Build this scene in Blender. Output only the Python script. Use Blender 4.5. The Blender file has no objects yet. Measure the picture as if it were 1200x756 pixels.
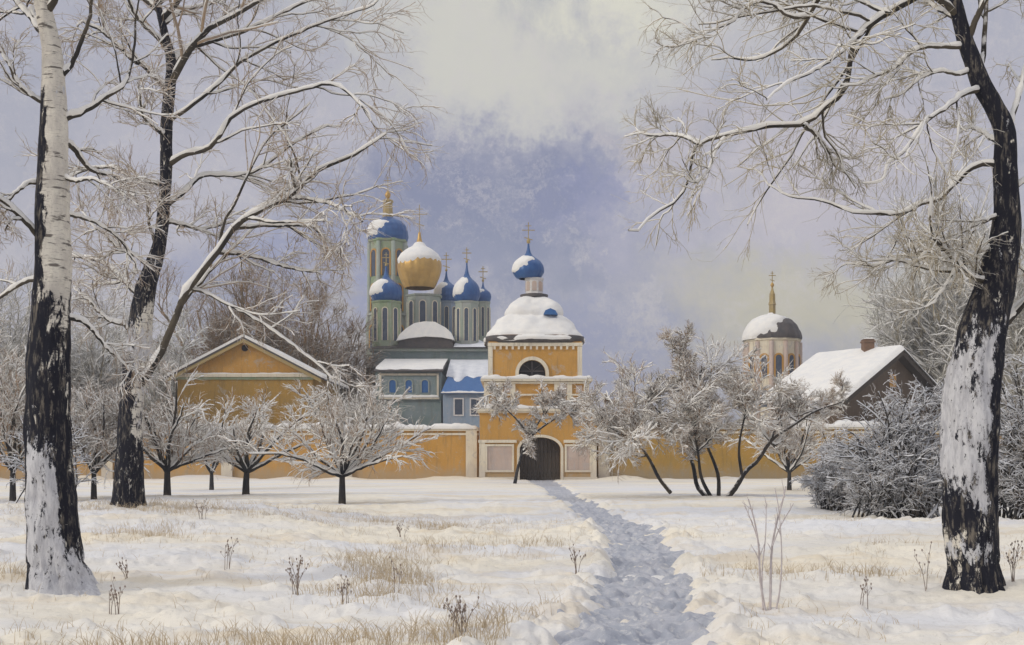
import bpy, math, random
import numpy as np
from math import pi, sin, cos, radians

SEED = 11
random.seed(SEED)
RNG = np.random.default_rng(SEED)
F = 1286.0; CX = 600.0; HY = 535.0; H = 1.9          # lens in photo pixels, horizon row, eye height

scene = bpy.context.scene
COL = scene.collection

def X(px, D): return (px - CX) / F * D
def Z(py, D): return H + (HY - py) / F * D
def PT(px, py, D): return (X(px, D), D, Z(py, D))

# ------------------------------------------------------------------ noise
def _hash(ix, iy, iz, seed):
    n = (ix.astype(np.int64) * 374761393 + iy.astype(np.int64) * 668265263 + iz.astype(np.int64) * 2147483647 + seed * 974711) & 0xffffffff
    n = ((n ^ (n >> 13)) * 1274126177) & 0xffffffff
    n = ((n ^ (n >> 16)) * 2246822519) & 0xffffffff
    return ((n ^ (n >> 15)) & 0xffff) / 65535.0
def vnoise(x, y, z=None, seed=0):
    x = np.asarray(x, float); y = np.asarray(y, float)
    z = np.zeros_like(x) if z is None else np.asarray(z, float)
    ix, iy, iz = np.floor(x), np.floor(y), np.floor(z)
    fx, fy, fz = x - ix, y - iy, z - iz
    ux, uy, uz = fx*fx*(3-2*fx), fy*fy*(3-2*fy), fz*fz*(3-2*fz)
    out = 0
    for dx in (0, 1):
        for dy in (0, 1):
            for dz in (0, 1):
                w = (ux if dx else 1-ux) * (uy if dy else 1-uy) * (uz if dz else 1-uz)
                out = out + w * _hash(ix+dx, iy+dy, iz+dz, seed)
    return out * 2 - 1
def fbm(x, y, z=None, seed=0, octv=4, gain=.5):
    a = 1; s = 0; f = 1
    for o in range(octv):
        s = s + a * vnoise(np.asarray(x)*f, np.asarray(y)*f, None if z is None else np.asarray(z)*f, seed + o*17)
        a *= gain; f *= 2.03
    return s
def sstep(a, b, x):
    t = np.clip((np.asarray(x, float) - a) / (b - a), 0, 1)
    return t*t*(3-2*t)

# ------------------------------------------------------------------ materials
def new_mat(name):
    m = bpy.data.materials.new(name); m.use_nodes = True
    nt = m.node_tree; nt.nodes.clear()
    out = nt.nodes.new('ShaderNodeOutputMaterial'); bs = nt.nodes.new('ShaderNodeBsdfPrincipled')
    nt.links.new(bs.outputs[0], out.inputs[0])
    return m, nt, bs
def node(nt, t, **kw):
    n = nt.nodes.new(t)
    for k, v in kw.items():
        if k.startswith('i_'):
            n.inputs[int(k[2:])].default_value = v
        else: setattr(n, k, v)
    return n
def noise_n(nt, scale, detail=4, rough=.6, vec=None, dist=0):
    n = node(nt, 'ShaderNodeTexNoise'); n.inputs['Scale'].default_value = scale
    n.inputs['Detail'].default_value = detail; n.inputs['Roughness'].default_value = rough
    n.inputs['Distortion'].default_value = dist
    if vec is not None: nt.links.new(vec, n.inputs['Vector'])
    return n
def mixc(nt, fac, a, b):
    m = node(nt, 'ShaderNodeMix', data_type='RGBA')
    for s, v in ((0, fac), (6, a), (7, b)):
        if isinstance(v, (int, float)): m.inputs[s].default_value = v
        elif isinstance(v, tuple): m.inputs[s].default_value = (*v, 1)
        else: nt.links.new(v, m.inputs[s])
    return m.outputs[2]
def mathn(nt, op, a, b=None, c=None, clamp=False):
    m = node(nt, 'ShaderNodeMath', operation=op, use_clamp=clamp)
    for i, v in enumerate((a, b, c)):
        if v is None: continue
        if isinstance(v, (int, float)): m.inputs[i].default_value = v
        else: nt.links.new(v, m.inputs[i])
    return m.outputs[0]
def ramp01(nt, v, a, b):
    m = node(nt, 'ShaderNodeMapRange', interpolation_type='SMOOTHSTEP')
    nt.links.new(v, m.inputs[0]); m.inputs[1].default_value = a; m.inputs[2].default_value = b
    return m.outputs[0]
def coords(nt, scale=None):
    tc = node(nt, 'ShaderNodeTexCoord'); o = tc.outputs['Object']
    if scale:
        mp = node(nt, 'ShaderNodeMapping'); mp.inputs['Scale'].default_value = scale
        nt.links.new(o, mp.inputs[0]); o = mp.outputs[0]
    return o
def bump(nt, bs, h, strength, dist):
    b = node(nt, 'ShaderNodeBump'); b.inputs['Strength'].default_value = strength; b.inputs['Distance'].default_value = dist
    nt.links.new(h, b.inputs['Height']); nt.links.new(b.outputs[0], bs.inputs['Normal'])
def geo_normal(nt):
    g = node(nt, 'ShaderNodeNewGeometry'); s = node(nt, 'ShaderNodeSeparateXYZ')
    nt.links.new(g.outputs['Normal'], s.inputs[0]); return s

SNOWC = (.80, .785, .755)
def m_plain(name, c1, c2, scale=3, rough=.8, bstr=.3, bdist=.02, metal=0, stretch=None, spec=.3):
    m, nt, bs = new_mat(name)
    co = coords(nt, stretch)
    n1 = noise_n(nt, scale, 6, .65, co); n2 = noise_n(nt, scale*7, 3, .6, co)
    f = ramp01(nt, n1.outputs[0], .3, .7)
    c = mixc(nt, f, c1, c2)
    c = mixc(nt, mathn(nt, 'MULTIPLY', n2.outputs[0], .35), c, tuple(v*.6 for v in c1))
    nt.links.new(c, bs.inputs['Base Color']); bs.inputs['Roughness'].default_value = rough
    bs.inputs['Metallic'].default_value = metal; bs.inputs['Specular IOR Level'].default_value = spec
    bump(nt, bs, n2.outputs[0], bstr, bdist)
    return m
def m_wall(name, c1, c2, stain, frost=.35):
    """old limewash: blotches, dirt low down, frost and blown snow clinging in uneven patches"""
    m, nt, bs = new_mat(name)
    co = coords(nt); cs = coords(nt, (1, 1, .35))
    n1 = noise_n(nt, .55, 6, .65, co); n2 = noise_n(nt, 2.2, 6, .7, cs, .6); n3 = noise_n(nt, 14, 3, .6, co)
    c = mixc(nt, ramp01(nt, n1.outputs[0], .35, .65), c1, c2)
    c = mixc(nt, mathn(nt, 'MULTIPLY', ramp01(nt, n2.outputs[0], .5, .72), .55), c, stain)
    # streaks of damp running down, flaked patches, splashed dirt near the ground
    ns = noise_n(nt, 1.6, 6, .75, coords(nt, (1.6, 1.6, .12)), .4)
    c = mixc(nt, mathn(nt, 'MULTIPLY', ramp01(nt, ns.outputs[0], .52, .68), .5), c, tuple(v*.62 for v in stain))
    nf = noise_n(nt, 1.15, 9, .78, co, .7)
    c = mixc(nt, mathn(nt, 'MULTIPLY', ramp01(nt, nf.outputs[0], .57, .60), .7), c, tuple(.35*v+.27 for v in c2))
    c = mixc(nt, mathn(nt, 'MULTIPLY', ramp01(nt, n3.outputs[0], .58, .75), frost), c, (.72, .68, .62))
    sz = node(nt, 'ShaderNodeSeparateXYZ'); nt.links.new(node(nt, 'ShaderNodeNewGeometry').outputs['Position'], sz.inputs[0])
    zz = mathn(nt, 'ADD', sz.outputs[2], mathn(nt, 'MULTIPLY', n2.outputs[0], -2.4))
    c = mixc(nt, mathn(nt, 'MULTIPLY', ramp01(nt, zz, .4, -1.1), .8), c, tuple(v*.8+.12 for v in stain))
    nt.links.new(c, bs.inputs['Base Color']); bs.inputs['Roughness'].default_value = .9
    bs.inputs['Specular IOR Level'].default_value = .15
    bump(nt, bs, n3.outputs[0], .4, .03)
    return m
def m_snow(name='snow', c1=(.84,.82,.775), c2=(.76,.755,.74), scale=1.2, bs_=.35):
    m, nt, bs = new_mat(name)
    co = coords(nt)
    n1 = noise_n(nt, scale, 6, .65, co); n2 = noise_n(nt, 22, 5, .7, co)
    c = mixc(nt, ramp01(nt, n1.outputs[0], .35, .65), c1, c2)
    nt.links.new(c, bs.inputs['Base Color']); bs.inputs['Roughness'].default_value = .75
    bs.inputs['Specular IOR Level'].default_value = .2
    bump(nt, bs, n2.outputs[0], bs_, .03)
    return m
def m_ground():
    m, nt, bs = new_mat('ground_snow')
    co = coords(nt); cs = coords(nt, (.35, 1, 1))
    n1 = noise_n(nt, .22, 5, .6, cs, .4); n2 = noise_n(nt, 1.7, 6, .7, co); n3 = noise_n(nt, 11, 6, .75, co)
    n4 = noise_n(nt, .6, 5, .65, cs, .8)
    c = mixc(nt, ramp01(nt, n1.outputs[0], .38, .62), (.84, .785, .665), (.75, .75, .76))
    # sand coloured dead grass matted just under the crust
    c = mixc(nt, mathn(nt, 'MULTIPLY', ramp01(nt, n4.outputs[0], .48, .68), .6), c, (.72, .61, .44))
    c = mixc(nt, mathn(nt, 'MULTIPLY', ramp01(nt, n3.outputs[0], .52, .7), .5), c, (.52, .50, .46))
    nt.links.new(c, bs.inputs['Base Color']); bs.inputs['Roughness'].default_value = .8
    bs.inputs['Specular IOR Level'].default_value = .2
    h = mathn(nt, 'ADD', n2.outputs[0], mathn(nt, 'MULTIPLY', n3.outputs[0], .5))
    bump(nt, bs, h, .55, .06)
    return m
def m_path():
    m, nt, bs = new_mat('trodden_snow')
    co = coords(nt)
    n1 = noise_n(nt, 1.3, 6, .7, co, .5); n2 = noise_n(nt, 7, 6, .75, co)
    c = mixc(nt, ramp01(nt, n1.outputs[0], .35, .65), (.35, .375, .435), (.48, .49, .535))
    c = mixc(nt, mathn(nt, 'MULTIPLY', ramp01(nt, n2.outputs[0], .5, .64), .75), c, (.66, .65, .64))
    nt.links.new(c, bs.inputs['Base Color']); bs.inputs['Roughness'].default_value = .6
    bump(nt, bs, n2.outputs[0], .6, .05)
    return m
def m_twig(name, c1, c2, thr=.15, soft=.35, nscale=6, snow=SNOWC):
    """bark with snow lying wherever the surface faces up"""
    m, nt, bs = new_mat(name)
    co = coords(nt)
    n1 = noise_n(nt, nscale, 4, .6, co); n2 = noise_n(nt, 1.1, 3, .6, co)
    c = mixc(nt, ramp01(nt, n2.outputs[0], .35, .65), c1, c2)
    s = geo_normal(nt)
    v = mathn(nt, 'ADD', s.outputs[2], mathn(nt, 'MULTIPLY', mathn(nt, 'SUBTRACT', n1.outputs[0], .5), 1.6))
    c = mixc(nt, ramp01(nt, v, thr, thr+soft), c, snow)
    nt.links.new(c, bs.inputs['Base Color']); bs.inputs['Roughness'].default_value = .85
    bs.inputs['Specular IOR Level'].default_value = .15
    return m
def m_birch():
    m, nt, bs = new_mat('birch_bark')
    co = coords(nt, (1, 1, .55)); ch = coords(nt, (1, 1, 5.5)); cv = coords(nt, (1, 1, .22))
    a = node(nt, 'ShaderNodeAttribute', attribute_name='dark'); b = node(nt, 'ShaderNodeAttribute', attribute_name='snow')
    n1 = noise_n(nt, 5, 8, .72, co, .5); n2 = noise_n(nt, 3, 4, .6, ch); n3 = noise_n(nt, 16, 6, .7, cv)
    white = mixc(nt, ramp01(nt, n1.outputs[0], .35, .65), (.76, .72, .63), (.60, .56, .50))
    white = mixc(nt, mathn(nt, 'MULTIPLY', ramp01(nt, n2.outputs[0], .57, .64), .85), white, (.07,.06,.055))
    nl_ = noise_n(nt, 11, 4, .7, coords(nt, (1, 1, 7))); white = mixc(nt, mathn(nt, 'MULTIPLY', ramp01(nt, nl_.outputs[0], .56, .66), .6), white, (.20,.17,.15))
    ng = noise_n(nt, 1.6, 5, .6, co); white = mixc(nt, mathn(nt, 'MULTIPLY', ramp01(nt, ng.outputs[0], .5, .68), .5), white, (.34,.31,.29))
    black = mixc(nt, ramp01(nt, n3.outputs[0], .5, .68), (.014, .015, .024), (.17, .15, .125))
    nb = noise_n(nt, 9, 8, .78, coords(nt, (1, 1, .3)), .6)
    mixn = mathn(nt, 'ADD', mathn(nt, 'SUBTRACT', n1.outputs[0], .5), mathn(nt, 'SUBTRACT', nb.outputs[0], .5))
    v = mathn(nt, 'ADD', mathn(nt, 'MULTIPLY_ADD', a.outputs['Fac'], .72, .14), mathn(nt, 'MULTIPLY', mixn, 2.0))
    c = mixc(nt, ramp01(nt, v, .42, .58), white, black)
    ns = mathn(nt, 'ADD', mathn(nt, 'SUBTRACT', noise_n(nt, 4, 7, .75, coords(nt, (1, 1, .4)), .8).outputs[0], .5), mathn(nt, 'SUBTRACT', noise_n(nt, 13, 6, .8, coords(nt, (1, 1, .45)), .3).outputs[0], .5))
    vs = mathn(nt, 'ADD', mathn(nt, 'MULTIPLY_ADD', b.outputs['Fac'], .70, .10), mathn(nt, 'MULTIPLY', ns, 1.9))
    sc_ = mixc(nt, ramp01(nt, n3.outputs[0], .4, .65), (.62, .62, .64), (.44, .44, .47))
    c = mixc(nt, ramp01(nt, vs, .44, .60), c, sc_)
    nt.links.new(c, bs.inputs['Base Color']); bs.inputs['Roughness'].default_value = .85
    bs.inputs['Specular IOR Level'].default_value = .2
    bump(nt, bs, mathn(nt, 'ADD', n3.outputs[0], n1.outputs[0]), .8, .03)
    return m

M = {}
def build_mats():
    M['ground'] = m_ground(); M['path'] = m_path()
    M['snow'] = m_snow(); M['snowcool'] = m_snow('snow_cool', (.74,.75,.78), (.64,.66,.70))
    M['birch'] = m_birch()
    M['limb'] = m_twig('birch_limb', (.035,.033,.032), (.10,.085,.065), .25, .3)
    M['twig'] = m_twig('birch_twig', (.42,.31,.21), (.30,.25,.21), .15, .5)
    M['twig2'] = m_twig('birch_twig_olive', (.46,.38,.24), (.32,.28,.21), .15, .5)
    M['obark'] = m_twig('orchard_bark', (.03,.033,.04), (.075,.065,.055), .35, .3)
    M['otwig'] = m_twig('orchard_twig', (.15,.125,.11), (.36,.22,.12), -.12, .4, 3, (.86,.83,.77))
    M['ftwig'] = m_twig('far_twig_brown', (.30,.19,.10), (.20,.165,.12), .4, .5)
    M['htwig'] = m_twig('far_twig_frost', (.26,.26,.25), (.30,.27,.20), -.05, .6)
    M['stwig'] = m_twig('snow_laden_twig', (.22,.20,.18), (.32,.24,.16), -.25, .5, 6, (.74,.74,.76))
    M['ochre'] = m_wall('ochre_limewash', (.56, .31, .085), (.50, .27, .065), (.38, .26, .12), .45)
    M['ochre_d'] = m_wall('dark_ochre_limewash', (.42, .25, .06), (.36, .23, .065), (.26, .19, .09), .45)  # darker ochre for the right wall and the gabled house
    M['cream'] = m_wall('cream_plaster', (.74,.68,.54), (.68,.60,.46), (.55,.48,.40), .3)
    M['pink'] = m_wall('faded_rose_plaster', (.54,.44,.38), (.50,.38,.31), (.42,.36,.34), .4)
    M['white'] = m_wall('white_plaster', (.72,.70,.66), (.62,.60,.60), (.5,.47,.45), .3)
    M['greystone'] = m_wall('grey_green_plaster', (.30,.36,.30), (.36,.38,.35), (.38,.34,.25), .25)
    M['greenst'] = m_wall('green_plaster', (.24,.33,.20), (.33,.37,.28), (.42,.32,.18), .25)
    M['bluest'] = m_wall('blue_grey_plaster', (.24,.32,.42), (.30,.36,.44), (.38,.40,.42), .3)
    M['darkst'] = m_wall('dark_slate_plaster', (.20,.26,.25), (.25,.30,.32), (.32,.33,.28), .25)
    M['dark'] = m_plain('dark_opening', (.018,.018,.024), (.03,.028,.03), 2)
    M['glass'] = m_plain('window_glass', (.06,.08,.12), (.10,.12,.16), 2, .25, .1, .01)
    M['wood'] = m_plain('dark_timber', (.055,.048,.042), (.10,.08,.062), 3, .8, .5, .03, 0, (6, 6, .6))
    M['blue'] = m_plain('blue_painted_metal', (.015,.075,.25), (.03,.12,.32), 1.2, .4, .25, .03, .1, None, .5)
    M['blueroof'] = m_plain('blue_sheet_roof', (.03,.12,.34), (.05,.16,.38), 1, .5, .3, .03, .1, (4, 1, 1), .4)
    M['gold'] = m_plain('worn_gilding', (.62,.40,.13), (.50,.31,.10), 1.2, .42, .3, .03, .45)
    M['goldpale'] = m_plain('dull_gilding', (.46,.34,.14), (.38,.30,.16), 2, .5, .2, .02, .3)
    M['slate'] = m_plain('dark_roof_metal', (.07,.07,.075), (.12,.10,.09), 1.5, .55, .3, .03)
    M['planks'] = m_plain('brown_planks', (.17,.125,.085), (.11,.085,.065), 3, .85, .5, .03, 0, (6, 6, .5))
    M['brick'] = m_plain('brick', (.24,.14,.09), (.16,.11,.08), 5, .9, .5, .03)
    M['straw'] = m_plain('dead_grass', (.66,.53,.34), (.54,.44,.31), 2, .9, 0, .01)
    M['stalk'] = m_plain('dead_stalk', (.27,.21,.17), (.36,.30,.27), 3, .9, 0, .01)
    M['palestalk'] = m_plain('frosted_stalk', (.62,.57,.57), (.48,.42,.40), 9, .9, 0, .01)

# ------------------------------------------------------------------ objects
WLOC = {}
def link(o, parent=None, wl=(0, 0, 0)):
    COL.objects.link(o)
    if parent is not None: o.parent = parent
    WLOC[o.name] = wl
    return o
def tag(o, label=None, cat=None, group=None, kind=None):
    if label: o['label'] = label
    if cat: o['category'] = cat
    if group: o['group'] = group
    if kind: o['kind'] = kind
    return o
def thing(name, label, cat, loc, group=None):
    o = bpy.data.objects.new(name, None); o.empty_display_size = .3; o.location = loc
    link(o, None, tuple(loc)); return tag(o, label, cat, group)
def np_mesh(name, V, Fq, mat, parent=None, smooth=True, attrs=None):
    """V (n,3) world coordinates, Fq (m,k) faces"""
    wl = WLOC[parent.name] if parent is not None else (0, 0, 0)
    V = np.asarray(V, np.float32) - np.asarray(wl, np.float32)
    me = bpy.data.meshes.new(name)
    m, k = Fq.shape
    me.vertices.add(len(V)); me.vertices.foreach_set('co', V.ravel())
    me.loops.add(m*k); me.loops.foreach_set('vertex_index', Fq.astype(np.int32).ravel())
    me.polygons.add(m); me.polygons.foreach_set('loop_start', np.arange(0, m*k, k, dtype=np.int32))
    me.polygons.foreach_set('loop_total', np.full(m, k, np.int32))
    me.polygons.foreach_set('use_smooth', np.full(m, smooth, bool))
    me.update(calc_edges=True)
    for an, av in (attrs or {}).items():
        a = me.attributes.new(an, 'FLOAT', 'POINT'); a.data.foreach_set('value', np.asarray(av, np.float32))
    me.materials.append(mat)
    o = bpy.data.objects.new(name, me)
    return link(o, parent, wl)

class MB:
    def __init__(s): s.v = []; s.f = []; s.sm = []
    def add(s, vs, fs, smooth=False):
        b = len(s.v); s.v += [tuple(map(float, v)) for v in vs]
        for f in fs: s.f.append(tuple(b+i for i in f)); s.sm.append(smooth)
        return s
    def box(s, x0, x1, y0, y1, z0, z1):
        vs = [(x0,y0,z0),(x1,y0,z0),(x1,y1,z0),(x0,y1,z0),(x0,y0,z1),(x1,y0,z1),(x1,y1,z1),(x0,y1,z1)]
        return s.add(vs, [(0,3,2,1),(4,5,6,7),(0,1,5,4),(1,2,6,5),(2,3,7,6),(3,0,4,7)])
    def pxbox(s, p0, p1, q0, q1, D, y0, y1):
        """box spanning photo columns p0..p1 and rows q0..q1 at distance D, from depth y0 to y1"""
        return s.box(X(p0, D), X(p1, D), y0, y1, Z(q1, D), Z(q0, D))
    def lathe(s, prof, c, seg=32, sup=2.0, cap=True, rot=0., noise=0., seed=0, smooth=True):
        vs = []
        for r, z in prof:
            for k in range(seg):
                a = 2*pi*k/seg + rot; ca, sa = cos(a), sin(a)
                q = (abs(ca)**sup + abs(sa)**sup) ** (-1/sup)
                rr = r*q
                vs.append((c[0] + rr*ca, c[1] + rr*sa, z))
        vs = np.array(vs)
        if noise:
            n = fbm(vs[:,0]*.9, vs[:,1]*.9, vs[:,2]*.9, seed, 3)
            d = vs - np.array([c[0], c[1], 0]); d[:,2] = 0
            L = np.linalg.norm(d, axis=1, keepdims=True)+1e-6
            vs = vs + d/L*(n*noise)[:,None]; vs[:,2] += n*noise*.6
        fs = []
        n = len(prof)
        for i in range(n-1):
            for k in range(seg):
                a, b = i*seg+k, i*seg+(k+1) % seg
                fs.append((a, b, b+seg, a+seg))
        s.add(vs, fs, smooth)
        if cap:
            s.f.append(tuple(len(s.v)-seg+k for k in range(seg))); s.sm.append(False)
        return s
    def prism(s, poly, y0, y1):
        """poly: list of (x,z), extruded from y0 to y1"""
        n = len(poly)
        vs = [(x, y0, z) for x, z in poly] + [(x, y1, z) for x, z in poly]
        return s.add(vs, [tuple(range(n)), tuple(range(2*n-1, n-1, -1))] + [(i, (i+1) % n, n+(i+1) % n, n+i) for i in range(n)])
    def tube(s, pts, r, seg=6):
        P = np.array(pts, float)[None]; R = np.full((1, len(pts)), r) if np.isscalar(r) else np.array(r, float)[None]
        V, Fq = tubes(P, R, seg); return s.add(V, Fq.tolist(), True)
    def xform(s, c, ang):
        ca, sa = cos(ang), sin(ang)
        s.v = [(c[0]+(x*ca-y*sa), c[1]+(x*sa+y*ca), c[2]+z) for x, y, z in s.v]; return s
    def build(s, name, mat, parent=None):
        wl = WLOC[parent.name] if parent is not None else (0, 0, 0)
        me = bpy.data.meshes.new(name)
        me.from_pydata([(x-wl[0], y-wl[1], z-wl[2]) for x, y, z in s.v], [], s.f)
        me.polygons.foreach_set('use_smooth', s.sm); me.materials.append(mat); me.update()
        import bmesh
        bm = bmesh.new(); bm.from_mesh(me); bmesh.ops.recalc_face_normals(bm, faces=bm.faces); bm.to_mesh(me); bm.free()
        return link(bpy.data.objects.new(name, me), parent, wl)

# ------------------------------------------------------------------ tubes and growth
def tubes(P, R, sides=4, close=False):
    """P (m,n,3), R (m,n) -> verts, quads"""
    m, n, _ = P.shape
    T = np.gradient(P, axis=1); T /= np.linalg.norm(T, axis=2, keepdims=True) + 1e-9
    D = P[:, -1] - P[:, 0]; D /= np.linalg.norm(D, axis=1, keepdims=True) + 1e-9
    ref = np.where(np.abs(D[:, 2:3]) > .8, np.array([[1., 0, 0]]), np.array([[0, 0, 1.]]))[:, None, :]
    U = np.cross(T, ref); U /= np.linalg.norm(U, axis=2, keepdims=True) + 1e-9
    W = np.cross(U, T)
    a = np.arange(sides) * 2*pi/sides + pi/2
    V = P[:, :, None, :] + R[:, :, None, None] * (U[:, :, None, :]*np.cos(a)[None, None, :, None] + W[:, :, None, :]*np.sin(a)[None, None, :, None])
    V = V.reshape(-1, 3)
    base = (np.arange(m)*n*sides)[:, None, None]; i = (np.arange(n-1)*sides)[None, :, None]; k = np.arange(sides)[None, None, :]
    k2 = (k+1) % sides
    A = base+i+k; B = base+i+k2
    Fq = np.stack([A, B, B+sides, A+sides], -1).reshape(-1, 4)
    return V, Fq
def join(parts):
    vs, fs, off = [], [], 0
    for V, Fq in parts:
        vs.append(V); fs.append(Fq+off); off += len(V)
    return np.concatenate(vs), np.concatenate(fs)
def resample(pts, n, rad=None):
    P = np.array(pts, float)
    # smooth by Catmull-Rom
    if len(P) > 2:
        out = []; ro = []
        E = np.vstack([2*P[0]-P[1], P, 2*P[-1]-P[-2]])
        for i in range(len(P)-1):
            p0, p1, p2, p3 = E[i], E[i+1], E[i+2], E[i+3]
            for t in np.linspace(0, 1, 8, endpoint=False):
                out.append(.5*((2*p1)+(-p0+p2)*t+(2*p0-5*p1+4*p2-p3)*t*t+(-p0+3*p1-3*p2+p3)*t**3))
                if rad is not None: ro.append(rad[i]*(1-t)+rad[i+1]*t)
        out.append(P[-1]); Q = np.array(out)
        if rad is not None: ro.append(rad[-1]); ro = np.array(ro)
    else: Q = P; ro = None if rad is None else np.array(rad, float)
    L = np.r_[0, np.cumsum(np.linalg.norm(np.diff(Q, axis=0), axis=1))]
    t = np.linspace(0, L[-1], n)
    R = np.stack([np.interp(t, L, Q[:, k]) for k in range(3)], 1)
    if rad is None: return R
    return R, np.interp(t, L, ro)
def grow(P, R, K, n, lr, ang, up=0., wander=.25, rr=.6, tmin=.2, rmin=.004, lmin=.1, droop=0., rng=RNG, tip=.35, lmax=99.):
    """K children on each polyline of P; returns new polylines"""
    m, np_, _ = P.shape
    L = np.linalg.norm(np.diff(P, axis=1), axis=2).sum(1)
    t = rng.uniform(tmin, 1, (m, K)); f = t*(np_-1); i0 = np.minimum(f.astype(int), np_-2); fr = (f-i0)[..., None]
    mi = np.arange(m)[:, None]
    A = P[mi, i0]; B = P[mi, i0+1]; S = A*(1-fr)+B*fr; T = B-A; T /= np.linalg.norm(T, axis=2, keepdims=True)+1e-9
    r0 = (R[mi, i0]*(1-fr[..., 0])+R[mi, i0+1]*fr[..., 0])*rr
    rnd = rng.normal(size=(m, K, 3)); rnd -= (rnd*T).sum(2, keepdims=True)*T; rnd /= np.linalg.norm(rnd, axis=2, keepdims=True)+1e-9
    th = np.radians(rng.uniform(ang[0], ang[1], (m, K, 1)))
    d = np.cos(th)*T + np.sin(th)*rnd; d[..., 2] += up; d /= np.linalg.norm(d, axis=2, keepdims=True)
    ln = np.clip(L[:, None]*rng.uniform(lr[0], lr[1], (m, K))*(1.15-.6*t), lmin, lmax)
    S = S.reshape(-1, 3); d = d.reshape(-1, 3); ln = ln.ravel(); r0 = np.maximum(r0.ravel(), rmin)
    out = [S]; step = ln/(n-1)
    for k in range(n-1):
        S = S + d*step[:, None]; out.append(S)
        d = d + rng.normal(size=d.shape)*wander; d[:, 2] += up*.35 - droop
        d /= np.linalg.norm(d, axis=1, keepdims=True)
    P2 = np.stack(out, 1); tp = np.linspace(1, tip, n)[None]
    return P2, np.maximum(r0[:, None]*tp, rmin*.7)
def snow_tubes(P, R, sides=5, k=.75, rng=RNG, add=.004, gap=.0):
    T = np.gradient(P, axis=1); T /= np.linalg.norm(T, axis=2, keepdims=True)+1e-9
    hz = np.sqrt(np.clip(1-T[..., 2]**2, 0, 1))
    lump = rng.uniform(.65, 1.2, R.shape)
    if gap: lump = np.where(rng.uniform(size=R.shape) < gap, .15, lump)
    w = sstep(.15, .6, hz)
    r = (R*k+add)*lump*w
    Q = P.copy(); Q[..., 2] += R*.72*w + add*.7
    Q[:, 0] = P[:, 0]; r[:, 0] = np.minimum(r[:, 0], R[:, 0]*.6); r = np.maximum(r, .0005)
    return tubes(Q, r, sides)

# ------------------------------------------------------------------ terrain
_path_rows = [(549.5, 640, 655, 130), (565, 628, 652, 95)]
PATH = np.array([  # x centre, distance, half width
    (X(634, 90), 90.0, 1.2), (X(636, 84), 84.0, 1.15), (X(645, 72), 72, .95), (X(655, 60), 60, .75), (X(682, 42), 42, .72), (X(722, 32), 32, .8), (X(746, 25.5), 25.5, .82),
    (X(752, 21), 21, .72), (X(758, 17.3), 17.3, .66), (X(758, 15), 15, .68), (X(753, 13), 13, .82), (X(740, 11.4), 11.4, 1.0), (X(715, 9.5), 9.5, 1.15), (X(640, 7), 7, 1.1), (X(600, 3.5), 3.5, 1.1)])[::-1]
_py = np.linspace(3.5, 90, 500)
def pathc(y): return np.interp(y, PATH[:, 1], PATH[:, 0]), np.interp(y, PATH[:, 1], PATH[:, 2])
def base_h(x, y):
    x = np.asarray(x, float); y = np.asarray(y, float)
    px = CX + x/np.maximum(y, 1)*F
    ridge = np.exp(-((y-30)/9.0)**2) * (1-sstep(260, 520, px)) * .45
    r2 = np.exp(-((y-27)/7.0)**2) * sstep(820, 1000, px) * .18
    far = sstep(8, 20, y)*.05
    und = fbm(x*.09, y*.12, None, 5, 3)*.10*sstep(6, 14, y)*(1-sstep(75, 90, y)*.7)
    return ridge + r2 + far + und - .02
def ground_h(x, y):
    x = np.asarray(x, float); y = np.asarray(y, float)
    h = base_h(x, y)
    near = 1-sstep(30, 70, y)
    for mx, my, mr, mh in ((X(74, 14.8), 14.7, .85, .06), (X(1144, 14.8), 14.7, .8, .07), (X(150, 30), 29.8, 1.0, .09)):
        h = h + mh*np.exp(-(((x-mx)/mr)**2+((y-my)/mr)**2)) * (1+.5*fbm(x*2.2, y*2.2, None, 61, 3))
    h = h + near*(fbm(x*.7, y*.9, None, 9, 4)*.08 + np.maximum(fbm(x*2.1, y*3.2, None, 31, 4), 0)*.085)
    h = h + sstep(85.5, 88.9, y)*(1-sstep(90, 92, y))*(.16+.22*np.maximum(fbm(x*.35, y*.1, None, 88, 3), -.5))*sstep(1.6, 4.2, np.abs(x-2.3))
    c, w = pathc(y)
    q = np.abs(x-c + fbm(x*1.2, y*1.15, None, 3, 4)*.22) / w
    on = (y > 2) & (y < 91)
    lumps = np.exp(-((q-1.25)/.45)**2) * (.0+np.maximum(fbm(x*2.6, y*4.5, None, 77, 4), -.3)*.12)
    h = h + np.where(on, lumps*near, 0)
    h = h - np.where(on, (1-sstep(.55, 1.15, q))*.17, 0)
    return h
def gz(x, y): return float(ground_h(np.array([x]), np.array([y]))[0])

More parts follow.
